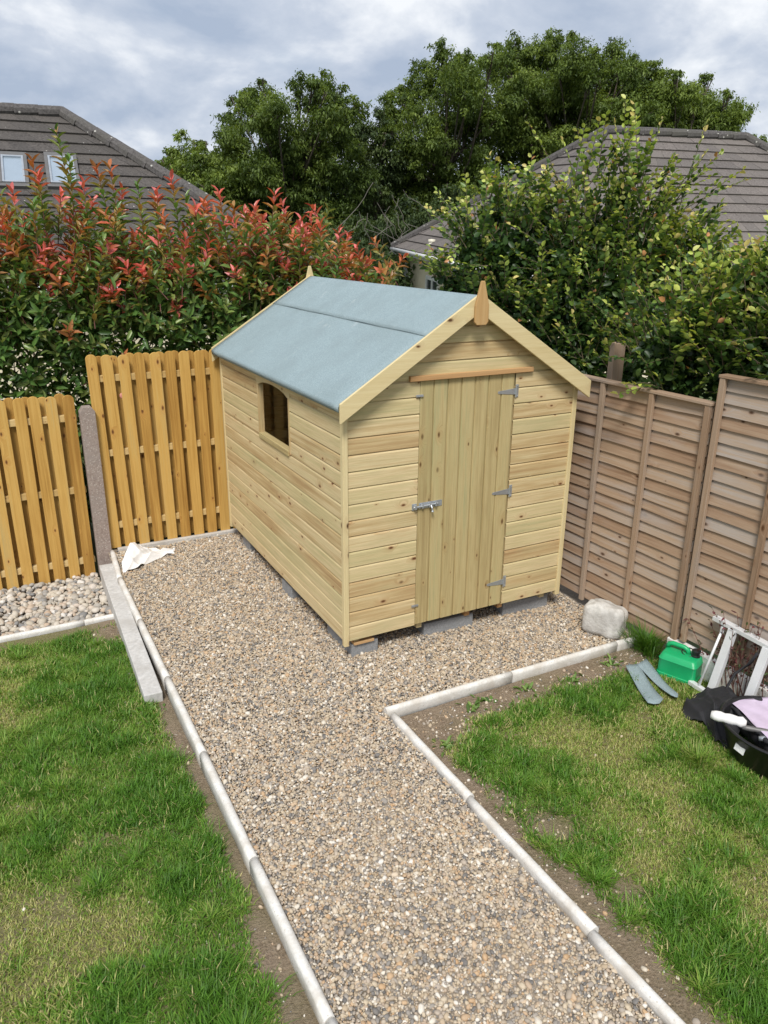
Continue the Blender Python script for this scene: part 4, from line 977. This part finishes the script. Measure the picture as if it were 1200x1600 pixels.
# open black tool bag with lilac lining, standing in the tub
bag = thing('tool_bag', 'open black tool bag with lilac lining standing in the black tub', 'tool bag', (1.93, -2.02, -.085))
A_, B_, C_, D_ = Vector((-.13, .26, .135)), Vector((.28, -.02, .20)), Vector((.10, -.46, .225)), Vector((-.31, -.17, .165))
mb = MB(); n = 12; V = []
for j in range(n + 1):
    for i in range(n + 1):
        u, v = i / n, j / n; q = (A_ * (1 - u) + B_ * u) * (1 - v) + (D_ * (1 - u) + C_ * u) * v
        V.append((q.x, q.y, q.z - .020 * math.sin(PI * u) * math.sin(PI * v) + .012 * abs(math.sin(9 * u + 5 * v + 2 * math.sin(6 * u))) * math.sin(PI * v) + .006 * math.sin(17 * u - 11 * v) * math.sin(PI * u)))
cloth('bag_lining', V, n, n, LILAC, bag)
mb = MB(); edge = [A_, A_.lerp(D_, .33), A_.lerp(D_, .66), D_, D_.lerp(C_, .5), C_]; pts = []
for i in range(len(edge) - 1):
    for q in np.linspace(0, 1, 6)[:-1]: pts.append(edge[i].lerp(edge[i + 1], q))
mb.tube([p + Vector((-.004, -.004, -.014 + .006 * math.sin(i * 2.2))) for i, p in enumerate(pts)], [.013 + .004 * math.sin(i * 1.9) for i in range(len(pts))], 8); mb.build('bag_zip', BLACKC, bag, smooth=True)
mb = MB(); V = []; n = 12
for j in range(7):
    for i in range(len(pts)):
        p = pts[i]; u = j / 6; V.append((p.x * (1 - .10 * u) - .012 * math.sin(PI * u) * (1 + math.sin(i * 1.3)), p.y * (1 - .10 * u) + .010 * math.sin(i * 1.7 + u * 5), p.z - .018 - .12 * u))
cloth('bag_side', V, len(pts) - 1, 6, BLACKC, bag)
bot = thing('spray_bottle', 'clear bottle with two orange caps lying on the lilac lining', 'bottle', (1.83, -2.16, .055), (0.1, .1, .8))
mb = MB(); mb.tube([(-.03, 0, .03), (.0, 0, .032), (.07, 0, .034), (.09, 0, .034)], [.02, .028, .028, .015], 14); mb.build('bottle_body', CLEARP, bot, smooth=True)
for (dx_, dy_) in ((-.052, -.012), (.012, .05)):
    mb = MB(); mb.lathe([(0, .022), (.020, .022), (.024, .015), (.024, -.015), (.020, -.02)], 16, (dx_, dy_, .04)); mb.build('bottle_cap', ORANGEP, bot, smooth=True)
# black jacket dumped behind the tub
o = drape('jacket', BLACKC, [[(1.66, -1.60, .01), (1.67, -1.72, .03), (1.62, -1.84, .02), (1.60, -1.92, .01)], [(1.74, -1.50, .03), (1.75, -1.66, .14), (1.70, -1.80, .12), (1.66, -1.95, .05)], [(1.85, -1.46, .02), (1.84, -1.62, .12), (1.82, -1.76, .20), (1.80, -1.92, .12)],
   [(1.96, -1.50, .04), (1.95, -1.62, .16), (1.95, -1.76, .13), (1.94, -1.90, .10)], [(2.03, -1.58, .01), (2.05, -1.66, .05), (2.06, -1.78, .06), (2.04, -1.90, .01)]], (1.84, -1.70, -.145), .035, 12)
tag(o, 'crumpled black jacket on the lawn between the ladder and the tub', 'jacket')

# ------------------------------------------------------------------ shrubs and hedges
def stems_mesh(name, polylines, r0, r1, m_, parent):
    mb = MB()
    for p in polylines: mb.tube(p, list(np.linspace(r0, r1, len(p))), 5, cap=False)
    return mb.build(name, m_, parent, smooth=True)

# purple-leaved shrub behind the ladder
sh = thing('purple_shrub', 'sparse purple leaved shrub behind the aluminium ladder', 'shrub', (2.135, -1.75, -.15))
pl = []; P, D = [], []
for k in range(48):
    y = rng.uniform(-.75, .42); top = np.array([rng.uniform(-.07, .0), y + rng.normal(0, .10), rng.uniform(.22, .62)]); b0 = np.array([.0, y * .7, 0.]); mid = (b0 + top) / 2 + rng.normal(0, .03, 3)
    pl.append([b0, mid, top])
    for q in np.linspace(.35, 1, 11):
        p = (b0 * (1 - q) ** 2 + 2 * mid * q * (1 - q) + top * q * q); P.append(p); D.append(rng.normal(0, 1, 3) + [-.2, 0, .3])
P = np.array(P); D = np.array(D); n = len(P)
stems_mesh('stems', pl, .004, .0015, TWIGR, sh)
V, Q, T3, tn = leaf_np(P, D, unit(n) + [0, 0, .8], rng.uniform(.02, .045, n), rng.uniform(.010, .018, n), np.stack([rng.random(n), rng.random(n)], 1)); fastmesh('leaves', V, [Q, T3], tn, L_PURPLE, sh)

# photinia hedge: shoots with whorls of leaves, red at the tips
ph = thing('photinia_hedge', 'photinia hedge with red young shoots behind the golden fence', 'hedge', (-.6, 4.0, -.3))
base = np.array([-.6, 4.0, -.3])
tx_ = np.array([-4.5, -2.6, -1.7, -1.2, -.75, -.3, .25, .75, 1.25, 1.75, 2.25]); tz_ = np.array([2.52, 2.54, 2.56, 2.58, 2.54, 2.50, 2.54, 2.60, 2.56, 2.40, 2.12])
def topz(x): return np.interp(x, tx_, tz_)
polys = []; LP, LD, LN, LL, LW, LT = [], [], [], [], [], []
ns = 1350
sprigs = [(88, 205), (50, 252), (108, 250), (150, 262), (172, 262), (268, 280), (60, 275), (130, 285), (20, 300), (215, 290), (245, 300), (342, 302), (430, 305), (318, 318), (398, 325), (500, 352), (530, 362), (470, 345), (5, 335), (190, 300), (290, 310), (365, 325)]
for k in range(ns):
    x = rng.uniform(-3.6, 2.3); front = rng.random() < .62
    y = rng.uniform(3.25, 3.6) if front else rng.uniform(3.5, 4.7)
    zt = topz(x) - .10 * abs(y - 3.9)
    if front: z = rng.uniform(.75, 1.0) * zt if rng.random() < .45 else rng.uniform(.5, zt)
    else: z = zt + rng.normal(0, .10)
    up_shoot = (z > zt - .30)
    ln = rng.uniform(.18, .34)
    lead = rng.random()
    if up_shoot and lead < .36: z += rng.uniform(.08, .45); ln = rng.uniform(.35, .62)
    if up_shoot and lead < .06: z += rng.uniform(.15, .40); ln = .8
    d = np.array([rng.normal(0, .28), -.9 + rng.normal(0, .3), rng.uniform(.2, .9)]) if not up_shoot else np.array([rng.normal(0, .42), rng.normal(-.2, .36), 1.])
    if k < len(sprigs):
        tp = at(sprigs[k][0], sprigs[k][1], 8.3 + rng.normal(0, .12)); x, y, z = tp; ln = .75; up_shoot = True; d = np.array([rng.normal(0, .10), rng.normal(0, .1), 1.])
    d /= np.linalg.norm(d); tip = np.array([x, y, z]); b0 = tip - d * ln + rng.normal(0, .02, 3)
    polys.append([b0 - base, (b0 + tip) / 2 + rng.normal(0, .012, 3) - base, tip - base])
    nl = int(ln / .030) + 4; ang = rng.uniform(0, 6.28)
    e1 = np.cross(d, [0.3, .2, .9]); e1 /= np.linalg.norm(e1); e2_ = np.cross(d, e1)
    hgt = (z - topz(x) + .60) / .75                                # redness rises with height
    redtop = rng.random() < np.clip(.05 + .80 * np.clip(hgt, 0, 1) ** 1.1, 0, .80) * (1 if up_shoot else .3)
    kind = rng.random()
    for i in range(nl):
        f_ = 1 - i / nl; ang += 2.4; s_ = b0 + (tip - b0) * (.15 + .85 * f_)
        rad = math.cos(ang) * e1 + math.sin(ang) * e2_
        if i < 7: w_ = .50 + .15 * i; ll = .105 + .005 * i
        else: w_ = 1.2 + rng.normal(0, .25); ll = .128
        dd = d + rad * w_ * 1.15 + [0, 0, .1]; 
        LP.append(s_); LD.append(dd); LN.append(d * 1.0 - rad * .3 + rng.normal(0, .25, 3)); LL.append(ll * rng.uniform(.8, 1.15)); LW.append(ll * rng.uniform(.32, .42))
        if redtop:
            if i < 6: tn_ = rng.uniform(.76, 1.0) if kind < .6 else rng.uniform(.60, .80)
            elif i < 10: tn_ = rng.uniform(.5, .68)
            else: tn_ = rng.uniform(.15, .55)
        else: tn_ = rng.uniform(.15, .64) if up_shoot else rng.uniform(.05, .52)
        LT.append((tn_, rng.random()))
# inner mass
ni = 27000
X = rng.uniform(-3.9, 2.35, ni); Y = rng.uniform(3.3, 4.75, ni); Z = rng.uniform(0, 1, ni) ** 1.5 * (topz(X) - .05 - .1 * np.abs(Y - 3.9))
LP.append(None)
P = np.concatenate([np.array(LP[:-1]), np.stack([X, Y, Z], 1)]) - base
D = np.concatenate([np.array(LD), unit(ni) * .8 + [0, -.5, .25]]); NN = np.concatenate([np.array(LN), unit(ni) + [0, -.3, .9]])
LLn = np.concatenate([np.array(LL), rng.uniform(.095, .14, ni)]); LWd = np.concatenate([np.array(LW), rng.uniform(.036, .054, ni)])
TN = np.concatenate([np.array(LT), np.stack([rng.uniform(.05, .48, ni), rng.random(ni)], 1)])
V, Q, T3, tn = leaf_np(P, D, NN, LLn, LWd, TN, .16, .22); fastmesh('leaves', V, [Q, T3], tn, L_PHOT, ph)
for k in range(70):
    x = rng.uniform(-3.6, 2.2); y = rng.uniform(3.5, 4.5); z = topz(x); polys.append([np.array([x + rng.normal(0, .2), y, -.3]) - base, np.array([x + rng.normal(0, .1), y, z * .5]) - base, np.array([x, y, z]) - base])
stems_mesh('stems', polys, .0055, .002, TWIGR, ph)

# beech hedge: lumps with arching sprays, lime new growth outside
def beech(name, label, lumps, nsp, nin, loc, leaders=()):
    root = thing(name, label, 'hedge' if 'hedge' in name else 'bush', loc); base = np.array(loc); lumps = np.array(lumps)
    polys = []; LP, LD, LN, LL, LW, LT = [], [], [], [], [], []
    wts = lumps[:, 3] ** 2; wts /= wts.sum()
    def spray(b0, d, ln, lime, big=1.0):
        d = d / np.linalg.norm(d); tip = b0 + d * ln; mid = (b0 + tip) / 2 + np.array([0, 0, .06 * ln]); polys.append([b0 - base, mid - base, tip - base])
        nl = int(ln / .035) + 3; sidev = np.cross(d, [0, 0, 1.0]) + rng.normal(0, .2, 3); sidev /= np.linalg.norm(sidev) + 1e-6; nv = np.cross(sidev, d)
        for i in range(nl):
            u = .15 + .85 * i / (nl - 1); p = b0 * (1 - u) ** 2 + 2 * mid * u * (1 - u) + tip * u * u; sg = 1 if i % 2 else -1
            LP.append(p); LD.append(d * .7 + sidev * sg * .9 + rng.normal(0, .2, 3)); LN.append(nv + rng.normal(0, .45, 3)); l_ = rng.uniform(.050, .082) * (1 - .25 * u) * big; LL.append(l_); LW.append(l_ * rng.uniform(.58, .74))
            young = np.clip((u - .35) * 1.6, 0, 1) * lime
            tn_ = np.clip(.30 + rng.normal(0, .17) + young * rng.uniform(.25, .72), 0, .97)
            if rng.random() < .012: tn_ = 1.0
            LT.append((tn_, rng.random()))
    for k in range(nsp):
        L0 = lumps[rng.choice(len(lumps), p=wts)]; u = unit(1)[0]
        if u[2] < -.35: u[2] *= -1
        b0 = L0[:3] + u * L0[3] * rng.uniform(.62, .95); d = u * .8 + np.array([0, 0, .55]) + rng.normal(0, .3, 3)
        spray(b0, d, rng.uniform(.14, .42), 1.0 if rng.random() < np.clip(.25 + .5 * u[2], .08, .8) else .15)
    for (x, y, z, dx_, dy_, dz_, ln) in leaders:
        for q in range(5): spray(np.array([x, y, z]) + rng.normal(0, .05, 3), np.array([dx_, dy_, dz_]) + rng.normal(0, .16, 3), ln * rng.uniform(.6, 1.15), 1.1, .95)
    wi = rng.choice(len(lumps), nin, p=wts); u = unit(nin); r = rng.uniform(.05, .80, nin) ** .8
    P2 = lumps[wi, :3] + u * (lumps[wi, 3] * r)[:, None]
    P = np.concatenate([np.array(LP), P2]) - base; D = np.concatenate([np.array(LD), unit(nin) + [0, -.2, .1]]); NN = np.concatenate([np.array(LN), unit(nin) + [-.2, -.3, .9]])
    l2 = rng.uniform(.052, .084, nin); LLn = np.concatenate([np.array(LL), l2]); LWd = np.concatenate([np.array(LW), l2 * .66]); TN = np.concatenate([np.array(LT), np.stack([np.clip(rng.normal(.14, .13, nin), 0, .6), rng.random(nin)], 1)])  # inner leaves coloured darker, painting the deep shadow inside the bush
    V, Q, T3, tn = leaf_np(P, D, NN, LLn, LWd, TN, .10, .12); fastmesh('leaves', V, [Q, T3], tn, L_BEECH, root)
    for L0 in lumps: polys.append([np.array([loc[0] + rng.normal(0, .2), loc[1] + rng.normal(0, .2), -.3]) - base, np.array([(loc[0] + L0[0]) / 2, (loc[1] + L0[1]) / 2, L0[2] * .45]) - base, L0[:3] - base])
    stems_mesh('stems', polys, .004, .0015, TWIG, root)
def LM(lst, D0):
    o = []
    for (px, py, r, *dd) in lst:
        D = D0 + (dd[0] if dd else 0); p = at(px, py, D); o.append((p[0], p[1], p[2], r * D / F))
    return o
big = LM([(745, 385, 40), (715, 450, 42, .1), (775, 335, 30, .2), (800, 400, 58), (850, 375, 48, .2), (900, 420, 66), (950, 370, 50, .1), (965, 315, 24), (1000, 430, 72), (1050, 410, 40), (1085, 445, 44), (870, 480, 85), (770, 480, 60, .1), (960, 500, 80, -.2), (820, 540, 70), (900, 560, 70, -.2), (1010, 520, 70, -.3), (1090, 490, 50, -.2), (730, 520, 50, .2), (845, 330, 24, .2), (925, 585, 42, -.5), (975, 590, 34, -.7)], 7.3)
ldr = []
for (px, py, tx2, ty2) in ((980, 300, 990, 160), (905, 310, 885, 180), (930, 280, 940, 190), (1020, 320, 1085, 225), (1060, 330, 1130, 255), (1000, 300, 1060, 215), (1080, 390, 1150, 335), (770, 310, 775, 250), (720, 370, 690, 300), (830, 290, 835, 240), (960, 280, 985, 190), (1100, 410, 1160, 360), (880, 330, 870, 270), (850, 320, 800, 270), (1010, 350, 1040, 270), (1050, 380, 1110, 310), (940, 340, 950, 250), (990, 330, 1000, 240), (910, 350, 905, 265), (1070, 390, 1105, 350), (1010, 360, 1075, 300), (700, 420, 680, 395), (1040, 330, 1095, 215)):
    a = at(px, py, 7.2); b_ = at(tx2, ty2, 7.1); d = b_ - a; ldr.append((*a, *d, np.linalg.norm(d)))
beech('beech_bush', 'tall beech bush with lime new shoots behind the shed and lap fence', big, 950, 16500, (3.0, 1.5, -.3), ldr)
low = LM([(1040, 560, 55), (1085, 530, 60), (1130, 545, 55), (1110, 490, 45, .2), (1160, 490, 48, .2), (1195, 520, 60), (1200, 460, 40, .3), (1240, 480, 70), (1290, 500, 80, -.2), (1060, 600, 45), (1140, 590, 50, -.1), (1200, 580, 60, -.2), (1260, 570, 70, -.3)], 5.9)
beech('beech_hedge', 'lower beech hedge with yellow green tips along the lap fence', low, 620, 8800, (3.0, -.6, -.3))

# ------------------------------------------------------------------ trees
def tree(name, label, lumps, D0, base_px, m_, dens=26, leaf=(.075, .135), tone=(.5, .2), trunk_r=.22, group='trees behind the gardens', spread_=2.2):
    cz_ = [at(px, py, D0)[2] for (px, py, *_r) in lumps]
    bp_ = at(base_px, 380, D0); base = np.array([bp_[0], bp_[1], -.4])
    root = thing(name, label, 'tree', tuple(base), (0, 0, 0), group)
    Ls = []
    for (px, py, r, *dd) in lumps:
        c0 = at(px, py, D0 + rng.normal(0, 1) * spread_ * .5); rw = r * D0 / F
        Ls.append((*c0, rw * .74))
        for q in range(8):
            u = unit(1)[0]; Ls.append((*(c0 + u * rw * rng.uniform(.6, 1.12)), rw * rng.uniform(.22, .46)))
    Ls = np.array(Ls); mb = MB()
    top = Ls[:, 2].max(); cen = Ls[:, :2].mean(0); tk = [np.array([0, 0, 0.]), np.array([rng.normal(0, .1), rng.normal(0, .1), (top + .4) * .3]), np.append((cen - base[:2]) * .6, (top + .4) * .62)]
    mb.tube(tk, [trunk_r, trunk_r * .8, trunk_r * .45], 9); mb.build('trunk', BARK, root, smooth=True)
    mb = MB()
    for L0 in Ls[::2]:
        s_ = rng.uniform(.35, .95); p0 = tk[1] * (1 - s_) + tk[2] * s_; p1 = L0[:3] - base; mid = (p0 + p1) / 2 + np.array([rng.normal(0, .2), rng.normal(0, .2), -.15 * abs(p1[2] - p0[2])])
        mb.tube([p0, mid, p1], [trunk_r * .32, trunk_r * .18, .02], 5, cap=False)
        for q in range(2):
            e_ = p1 + unit(1)[0] * L0[3] * .8; mb.tube([p1 * .75 + mid * .25, (p1 + e_) / 2 + rng.normal(0, .08, 3), e_], [.035, .022, .01], 4, cap=False)
    mb.build('branches', BARK, root, smooth=True)
    P, NN, TT = [], [], []
    for L0 in Ls:
        n = max(60, int(dens * 76 * L0[3] ** 2 / .5)); tb = rng.normal(0, .10)
        # twig clusters inside a flattened blob
        nc = max(6, n // 40); cu = unit(nc) * (rng.uniform(.2, 1.15, nc) ** .6)[:, None] * [1, 1, .8]; cc = L0[:3] + cu * L0[3]
        ci_ = rng.integers(0, nc, n); q = cc[ci_] + rng.normal(0, 1, (n, 3)) * [.20, .20, .13] * min(1, L0[3])
        P.append(q); NN.append(unit(n) * .8 + cu[ci_] * .5 + [0, 0, .7]); ct = rng.normal(0, tone[1] * 1.1, nc)
        TT.append(np.stack([np.clip(tone[0] + tb + ct[ci_] + rng.normal(0, tone[1] * .5, n), 0, 1), rng.random(n)], 1))
    P = np.concatenate(P) - base; NN = np.concatenate(NN); TT = np.concatenate(TT); n = len(P)
    NN /= np.linalg.norm(NN, axis=1, keepdims=True); D = np.cross(NN, unit(n)); D /= np.linalg.norm(D, axis=1, keepdims=True) + 1e-6; D[:, 2] -= .18; s_ = np.cross(NN, D)
    ll = rng.uniform(leaf[0], leaf[1], n)[:, None]; ww = ll * .24
    V = np.stack([P, P + D * ll * .5 + s_ * ww, P + D * ll - [0, 0, .04], P + D * ll * .5 - s_ * ww], 1).reshape(-1, 3)
    i = np.arange(n)[:, None] * 4; fastmesh('leaves', V, [i + np.array([[0, 1, 2, 3]])], np.repeat(TT, 4, 0), m_, root)
    return root
tree('ash_tree', 'small pale green tree beside the left house roof', [(262, 262, 22), (290, 245, 30), (325, 262, 36), (300, 290, 36), (345, 300, 40), (275, 290, 22), (370, 280, 40)], 30, 320, L_TREE, 26, tone=(.72, .2), trunk_r=.16)
tree('ash_tree', 'tall dark ash tree left of the middle gap', [(372, 205, 34), (408, 150, 30), (430, 180, 44), (455, 225, 50), (500, 150, 34), (525, 180, 38), (505, 215, 50), (470, 270, 58), (405, 260, 52), (525, 255, 46), (360, 250, 30), (430, 320, 60), (500, 330, 52), (370, 330, 44), (420, 380, 50), (480, 390, 50)], 31, 460, L_TREE, 24, tone=(.42, .22))
tree('ash_tree', 'thin dark tree in the dip between the two tall trees', [(572, 205, 26), (592, 195, 22), (580, 245, 40), (612, 260, 40), (560, 290, 42), (600, 310, 46), (555, 340, 44)], 33, 585, L_DARKTREE, 22, tone=(.5, .2), trunk_r=.16)
vt = tree('dead_vine_tree', 'low dark tree hung with pale dead vines', [(580, 370, 46), (625, 385, 46), (545, 395, 46), (650, 350, 46), (600, 420, 50), (670, 400, 50), (690, 340, 50)], 27, 610, L_DARKTREE, 24, tone=(.35, .2), trunk_r=.2)
mb = MB()
for k in range(14):
    p = at(rng.uniform(560, 640), rng.uniform(285, 360), 24.6 + rng.normal(0, .3)) - np.array(vt.location); pts = [p]
    sw = rng.normal(0, .16)
    for q in range(7): p = p + np.array([rng.normal(sw, .13), rng.normal(0, .05), -rng.uniform(.08, .26)]); pts.append(p)
    mb.tube(pts, [.010] * 7 + [.005], 4, cap=False)
mb.build('dead_vines', VINE, vt, smooth=True)
tree('broadleaf_tree', 'big rounded tree at the left of the right hand group', [(632, 185, 30), (660, 140, 32), (690, 110, 32), (725, 120, 36), (650, 220, 44), (700, 170, 54), (745, 150, 44), (640, 270, 40), (700, 240, 56), (755, 215, 44), (690, 300, 56), (745, 290, 50), (640, 320, 44), (730, 350, 46), (680, 360, 50)], 34, 700, L_TREE, 24, tone=(.50, .22))
tree('broadleaf_tree', 'tallest broad tree rising behind the right house ridge', [(790, 105, 32), (820, 95, 36), (865, 88, 32), (905, 92, 34), (800, 150, 40), (850, 150, 54), (910, 150, 56), (960, 105, 36), (985, 120, 30), (970, 160, 46), (800, 205, 46), (860, 210, 56), (930, 210, 50), (1000, 170, 44), (820, 260, 50), (880, 260, 50)], 36, 880, L_TREE, 24, tone=(.60, .22), trunk_r=.3)
tree('broadleaf_tree', 'rounded green tree behind the right end of the right house', [(1010, 140, 28), (1045, 145, 34), (1085, 155, 34), (1060, 195, 46), (1110, 175, 34), (1135, 185, 24), (1110, 210, 40), (1020, 210, 44), (1140, 215, 24)], 35, 1075, L_TREE, 26, tone=(.66, .2), trunk_r=.2)
tree('broadleaf_tree', 'tiny distant tree at the right edge of the roof ridge', [(1172, 222, 14), (1190, 232, 12), (1160, 228, 10)], 44, 1175, L_TREE, 24, tone=(.6, .2), trunk_r=.12)
# undergrowth hiding the ground under the trees
ub = LM([(x, 452 + 10 * math.sin(x), 40) for x in range(400, 610, 34)], 24)
def under(name, label, lumps, m_):
    root = thing(name, label, 'shrub', (lumps[0][0], lumps[0][1], -.4)); base = np.array(root.location); P, TT = [], []
    for L0 in lumps:
        n = 1500; u = unit(n) * (rng.random(n) ** .4)[:, None] * [1.3, 1.3, 1.6]; P.append(np.array(L0[:3]) + u * L0[3]); TT.append(np.stack([np.clip(rng.normal(.35, .2, n), 0, 1), rng.random(n)], 1))
    P = np.concatenate(P) - base; n = len(P); D = unit(n); s_ = np.cross(D, unit(n)); ll = rng.uniform(.12, .24, n)[:, None]
    V = np.stack([P, P + D * ll * .5 + s_ * ll * .25, P + D * ll, P + D * ll * .5 - s_ * ll * .25], 1).reshape(-1, 3); i = np.arange(n)[:, None] * 4
    fastmesh('leaves', V, [i + np.array([[0, 1, 2, 3]])], np.repeat(np.concatenate(TT), 4, 0), m_, root)
    mb = MB()
    for L0 in lumps: mb.tube([np.array([L0[0], L0[1], -.4]) - base, np.array([L0[0] + .1, L0[1], L0[2]]) - base], [.06, .02], 5)
    mb.build('stems', BARK, root)
under('undergrowth_shrub', 'dark undergrowth below the trees behind the photinia hedge', ub, L_DARKTREE)

# ------------------------------------------------------------------ houses
def roof_plane(mb, O, U, UP, Ln, run_l, run_r, slope, courses, nrm):
    """stepped tile courses on a trapezoid: eave from O along U (length Ln), closing by run_l / run_r up to the top"""
    O, U, UP, nrm = Vector(O), Vector(U), Vector(UP), Vector(nrm); g = slope / courses
    for k in range(courses):
        s0, s1 = k * g, (k + 1) * g; f0, f1 = s0 / slope, s1 / slope
        a0, b0 = run_l * f0, Ln - run_r * f0; a1, b1 = run_l * f1, Ln - run_r * f1
        nseg = max(2, int((b0 - a0) / .33)); tone0 = random.random()
        for i in range(nseg):
            q0 = a0 + (b0 - a0) * i / nseg; q1 = a0 + (b0 - a0) * (i + 1) / nseg; t0 = a1 + (b1 - a1) * i / nseg; t1 = a1 + (b1 - a1) * (i + 1) / nseg
            h = .038 + random.uniform(-.004, .004); tone = min(1, max(0, tone0 * .4 + random.random() * .6))
            p = [O + U * q0 + UP * s0 + nrm * h, O + U * (q1 - .004) + UP * s0 + nrm * h, O + U * (t1 - .004) + UP * s1 + nrm * .004, O + U * t0 + UP * s1 + nrm * .004]
            mb.quad(p, [(0, 0)] * 4, tone); mb.quad([O + U * q0 + UP * s0 - nrm * .0, O + U * (q1 - .004) + UP * s0, p[1], p[0]], [(0, 0)] * 4, tone)
def house(name, label, loc, rot, w_, l_, pitch, tilem, wall_h, courses):
    root = thing(name, label, 'house', loc, rot); h = w_ / 2 * math.tan(pitch); sl = w_ / 2 / math.cos(pitch); c_, s_ = math.cos(pitch), math.sin(pitch)
    mb = MB()
    roof_plane(mb, (0, 0, 0), (1, 0, 0), (0, c_, s_), l_, w_ / 2, w_ / 2, sl, courses, (0, -s_, c_))
    roof_plane(mb, (0, w_, 0), (0, -1, 0), (c_, 0, s_), w_, w_ / 2, w_ / 2 - .01, sl, courses, (-s_, 0, c_))
    roof_plane(mb, (l_, w_, 0), (-1, 0, 0), (0, -c_, s_), l_, w_ / 2, w_ / 2, sl, courses, (0, s_, c_))
    roof_plane(mb, (l_, 0, 0), (0, 1, 0), (-c_, 0, s_), w_, w_ / 2, w_ / 2 - .01, sl, courses, (s_, 0, c_))
    rf = mb.build('roof', tilem, root)
    mb = MB()
    A, B = Vector((w_ / 2, w_ / 2, h)), Vector((l_ - w_ / 2, w_ / 2, h))
    for P0, P1 in ((A, B), (Vector((0, 0, 0)), A), (Vector((0, w_, 0)), A), (Vector((l_, 0, 0)), B), (Vector((l_, w_, 0)), B)):
        n = int((P1 - P0).length / .42); 
        for k in range(n):
            a, b_ = P0.lerp(P1, k / n), P0.lerp(P1, (k + 1.04) / n); mb.tube([a + Vector((0, 0, .02)), b_ + Vector((0, 0, .045))], [.135, .118], 10)
    mb.build('ridge_tiles', RIDGE, rf)
    mb = MB(); e_ = .42
    mb.box((e_, e_, -wall_h), (l_ - e_, w_ - e_, -.17)); mb.build('wall', RENDERW, root)
    mb = MB(); mb.box((.04, .04, -.165), (l_ - .04, w_ - .04, -.05)); mb.build('soffit', WHITEP, root)
    mb = MB(); pts = [(-.05, -.05, -.045), (l_ + .05, -.05, -.045), (l_ + .05, w_ + .05, -.045), (-.05, w_ + .05, -.045), (-.05, -.05, -.045)]
    for k in range(4): mb.tube([pts[k], pts[k + 1]], .055, 8)
    mb.build('gutter', WHITEP, root, smooth=True)
    return root, rf
def tilevar(M_):
    t = M_.node_tree; b = t.nodes['Principled BSDF']; l = b.inputs['Base Color'].links[0]; src = l.from_socket
    t.links.new(mixc(t, 1.0, src, ramp(t, attr(t).outputs['Color'], [(.0, (.80, .80, .80)), (1, (1.15, 1.13, 1.1))]), 'MULTIPLY'), b.inputs['Base Color'])
tilevar(TILE); tilevar(TILE2)
h2, rf2 = house('hip_roofed_bungalow', 'cream bungalow with brown tiled hip roof behind the beech bush', (7.83, 8.898, 2.086), (.049, 0, -.214), 8.5, 12.70, .62, TILE2, 2.9, 15)
mb = MB(); mb.box((.385, 8.3, -2.9), (.425, 8.5, -.166)); mb.build('corner_trim', WHITEP, h2)
mb = MB(); mb.tube([(-.05, 8.45, -.08), (.1, 8.45, -.2), (.34, 8.40, -.35), (.36, 8.40, -2.9)], .04, 8); mb.build('downpipe', WHITEP, h2, smooth=True)
mb = MB(); mb.tube([(.36, 5.95, -.30), (.345, 5.95, .02), (.345, 5.95, .33)], [.09, .09, .085], 12); mb.lathe([(.1, .30), (.1, .36), (0, .37)], 12, (.345, 5.95, 0)); mb.build('vent_pipe', plain('cream_pipe', (.66, .62, .50), .5), h2, smooth=True)
mb = MB()
for (y0, y1, z0, z1) in ((5.35, 6.45, -1.85, -1.75), (5.35, 6.45, -.72, -.62), (5.35, 5.45, -1.75, -.72), (6.35, 6.45, -1.75, -.72), (5.87, 5.95, -1.75, -.72)): mb.box((.37, y0, z0), (.44, y1, z1))
wn = mb.build('window', WHITEP, h2); mb = MB(); mb.box((.40, 5.45, -1.75), (.41, 6.35, -.72)); mb.build('pane', DARKG, wn)
mb = MB(); mb.box((3, .38, -2.1), (5.2, .41, -.7)); mb.box((7, .38, -2.1), (9.2, .41, -.7)); mb.build('window', WHITEP, h2)
h1, rf1 = house('grey_roofed_house', 'house with dark grey tiled hip roof and skylights behind the photinia', (-13.434, 10.561, 1.989), (0, 0, -.099), 8.5, 17.5, .614, TILE, 2.6, 15)
p1 = .614
for (a0, a1, s0, s1, lab) in ((12.10, 12.47, 2.70, 3.54, None), (12.88, 13.32, 2.72, 3.58, None)):
    Mx = Matrix(((1, 0, 0, 0), (0, math.cos(p1), -math.sin(p1), 0), (0, math.sin(p1), math.cos(p1), 0), (0, 0, 0, 1)))
    mb = MB(); f_ = .06
    mb.box((a0 - .06, s0 - .09, .0), (a1 + .06, s0 - .001, .085), M=Mx); mb.box((a0 - .06, s1 + .001, .0), (a1 + .06, s1 + .12, .10), M=Mx)
    mb.box((a0 - .06, s0, 0), (a0, s1, .10), M=Mx); mb.box((a1, s0, 0), (a1 + .06, s1, .10), M=Mx)
    sk = mb.build('skylight', GREYM, rf1, bevel=.008)
    sk.parent = h1
    mb = MB(); mb.box((a0 + .001, s0 + .001, .06), (a1 - .001, s1 - .001, .075), M=Mx); mb.build('pane', GLASSW, sk)
    mb = MB(); mb.box((a0 + .001, s0 + .001, .076), (a0 + .035, s1 - .001, .105), M=Mx); mb.box((a1 - .035, s0 + .001, .076), (a1 - .001, s1 - .001, .105), M=Mx); mb.box((a0 + .036, s0 + .001, .076), (a1 - .036, s0 + .04, .104), M=Mx); mb.box((a0 + .036, s1 - .04, .076), (a1 - .036, s1 - .001, .104), M=Mx); mb.build('sash', GALV, sk)
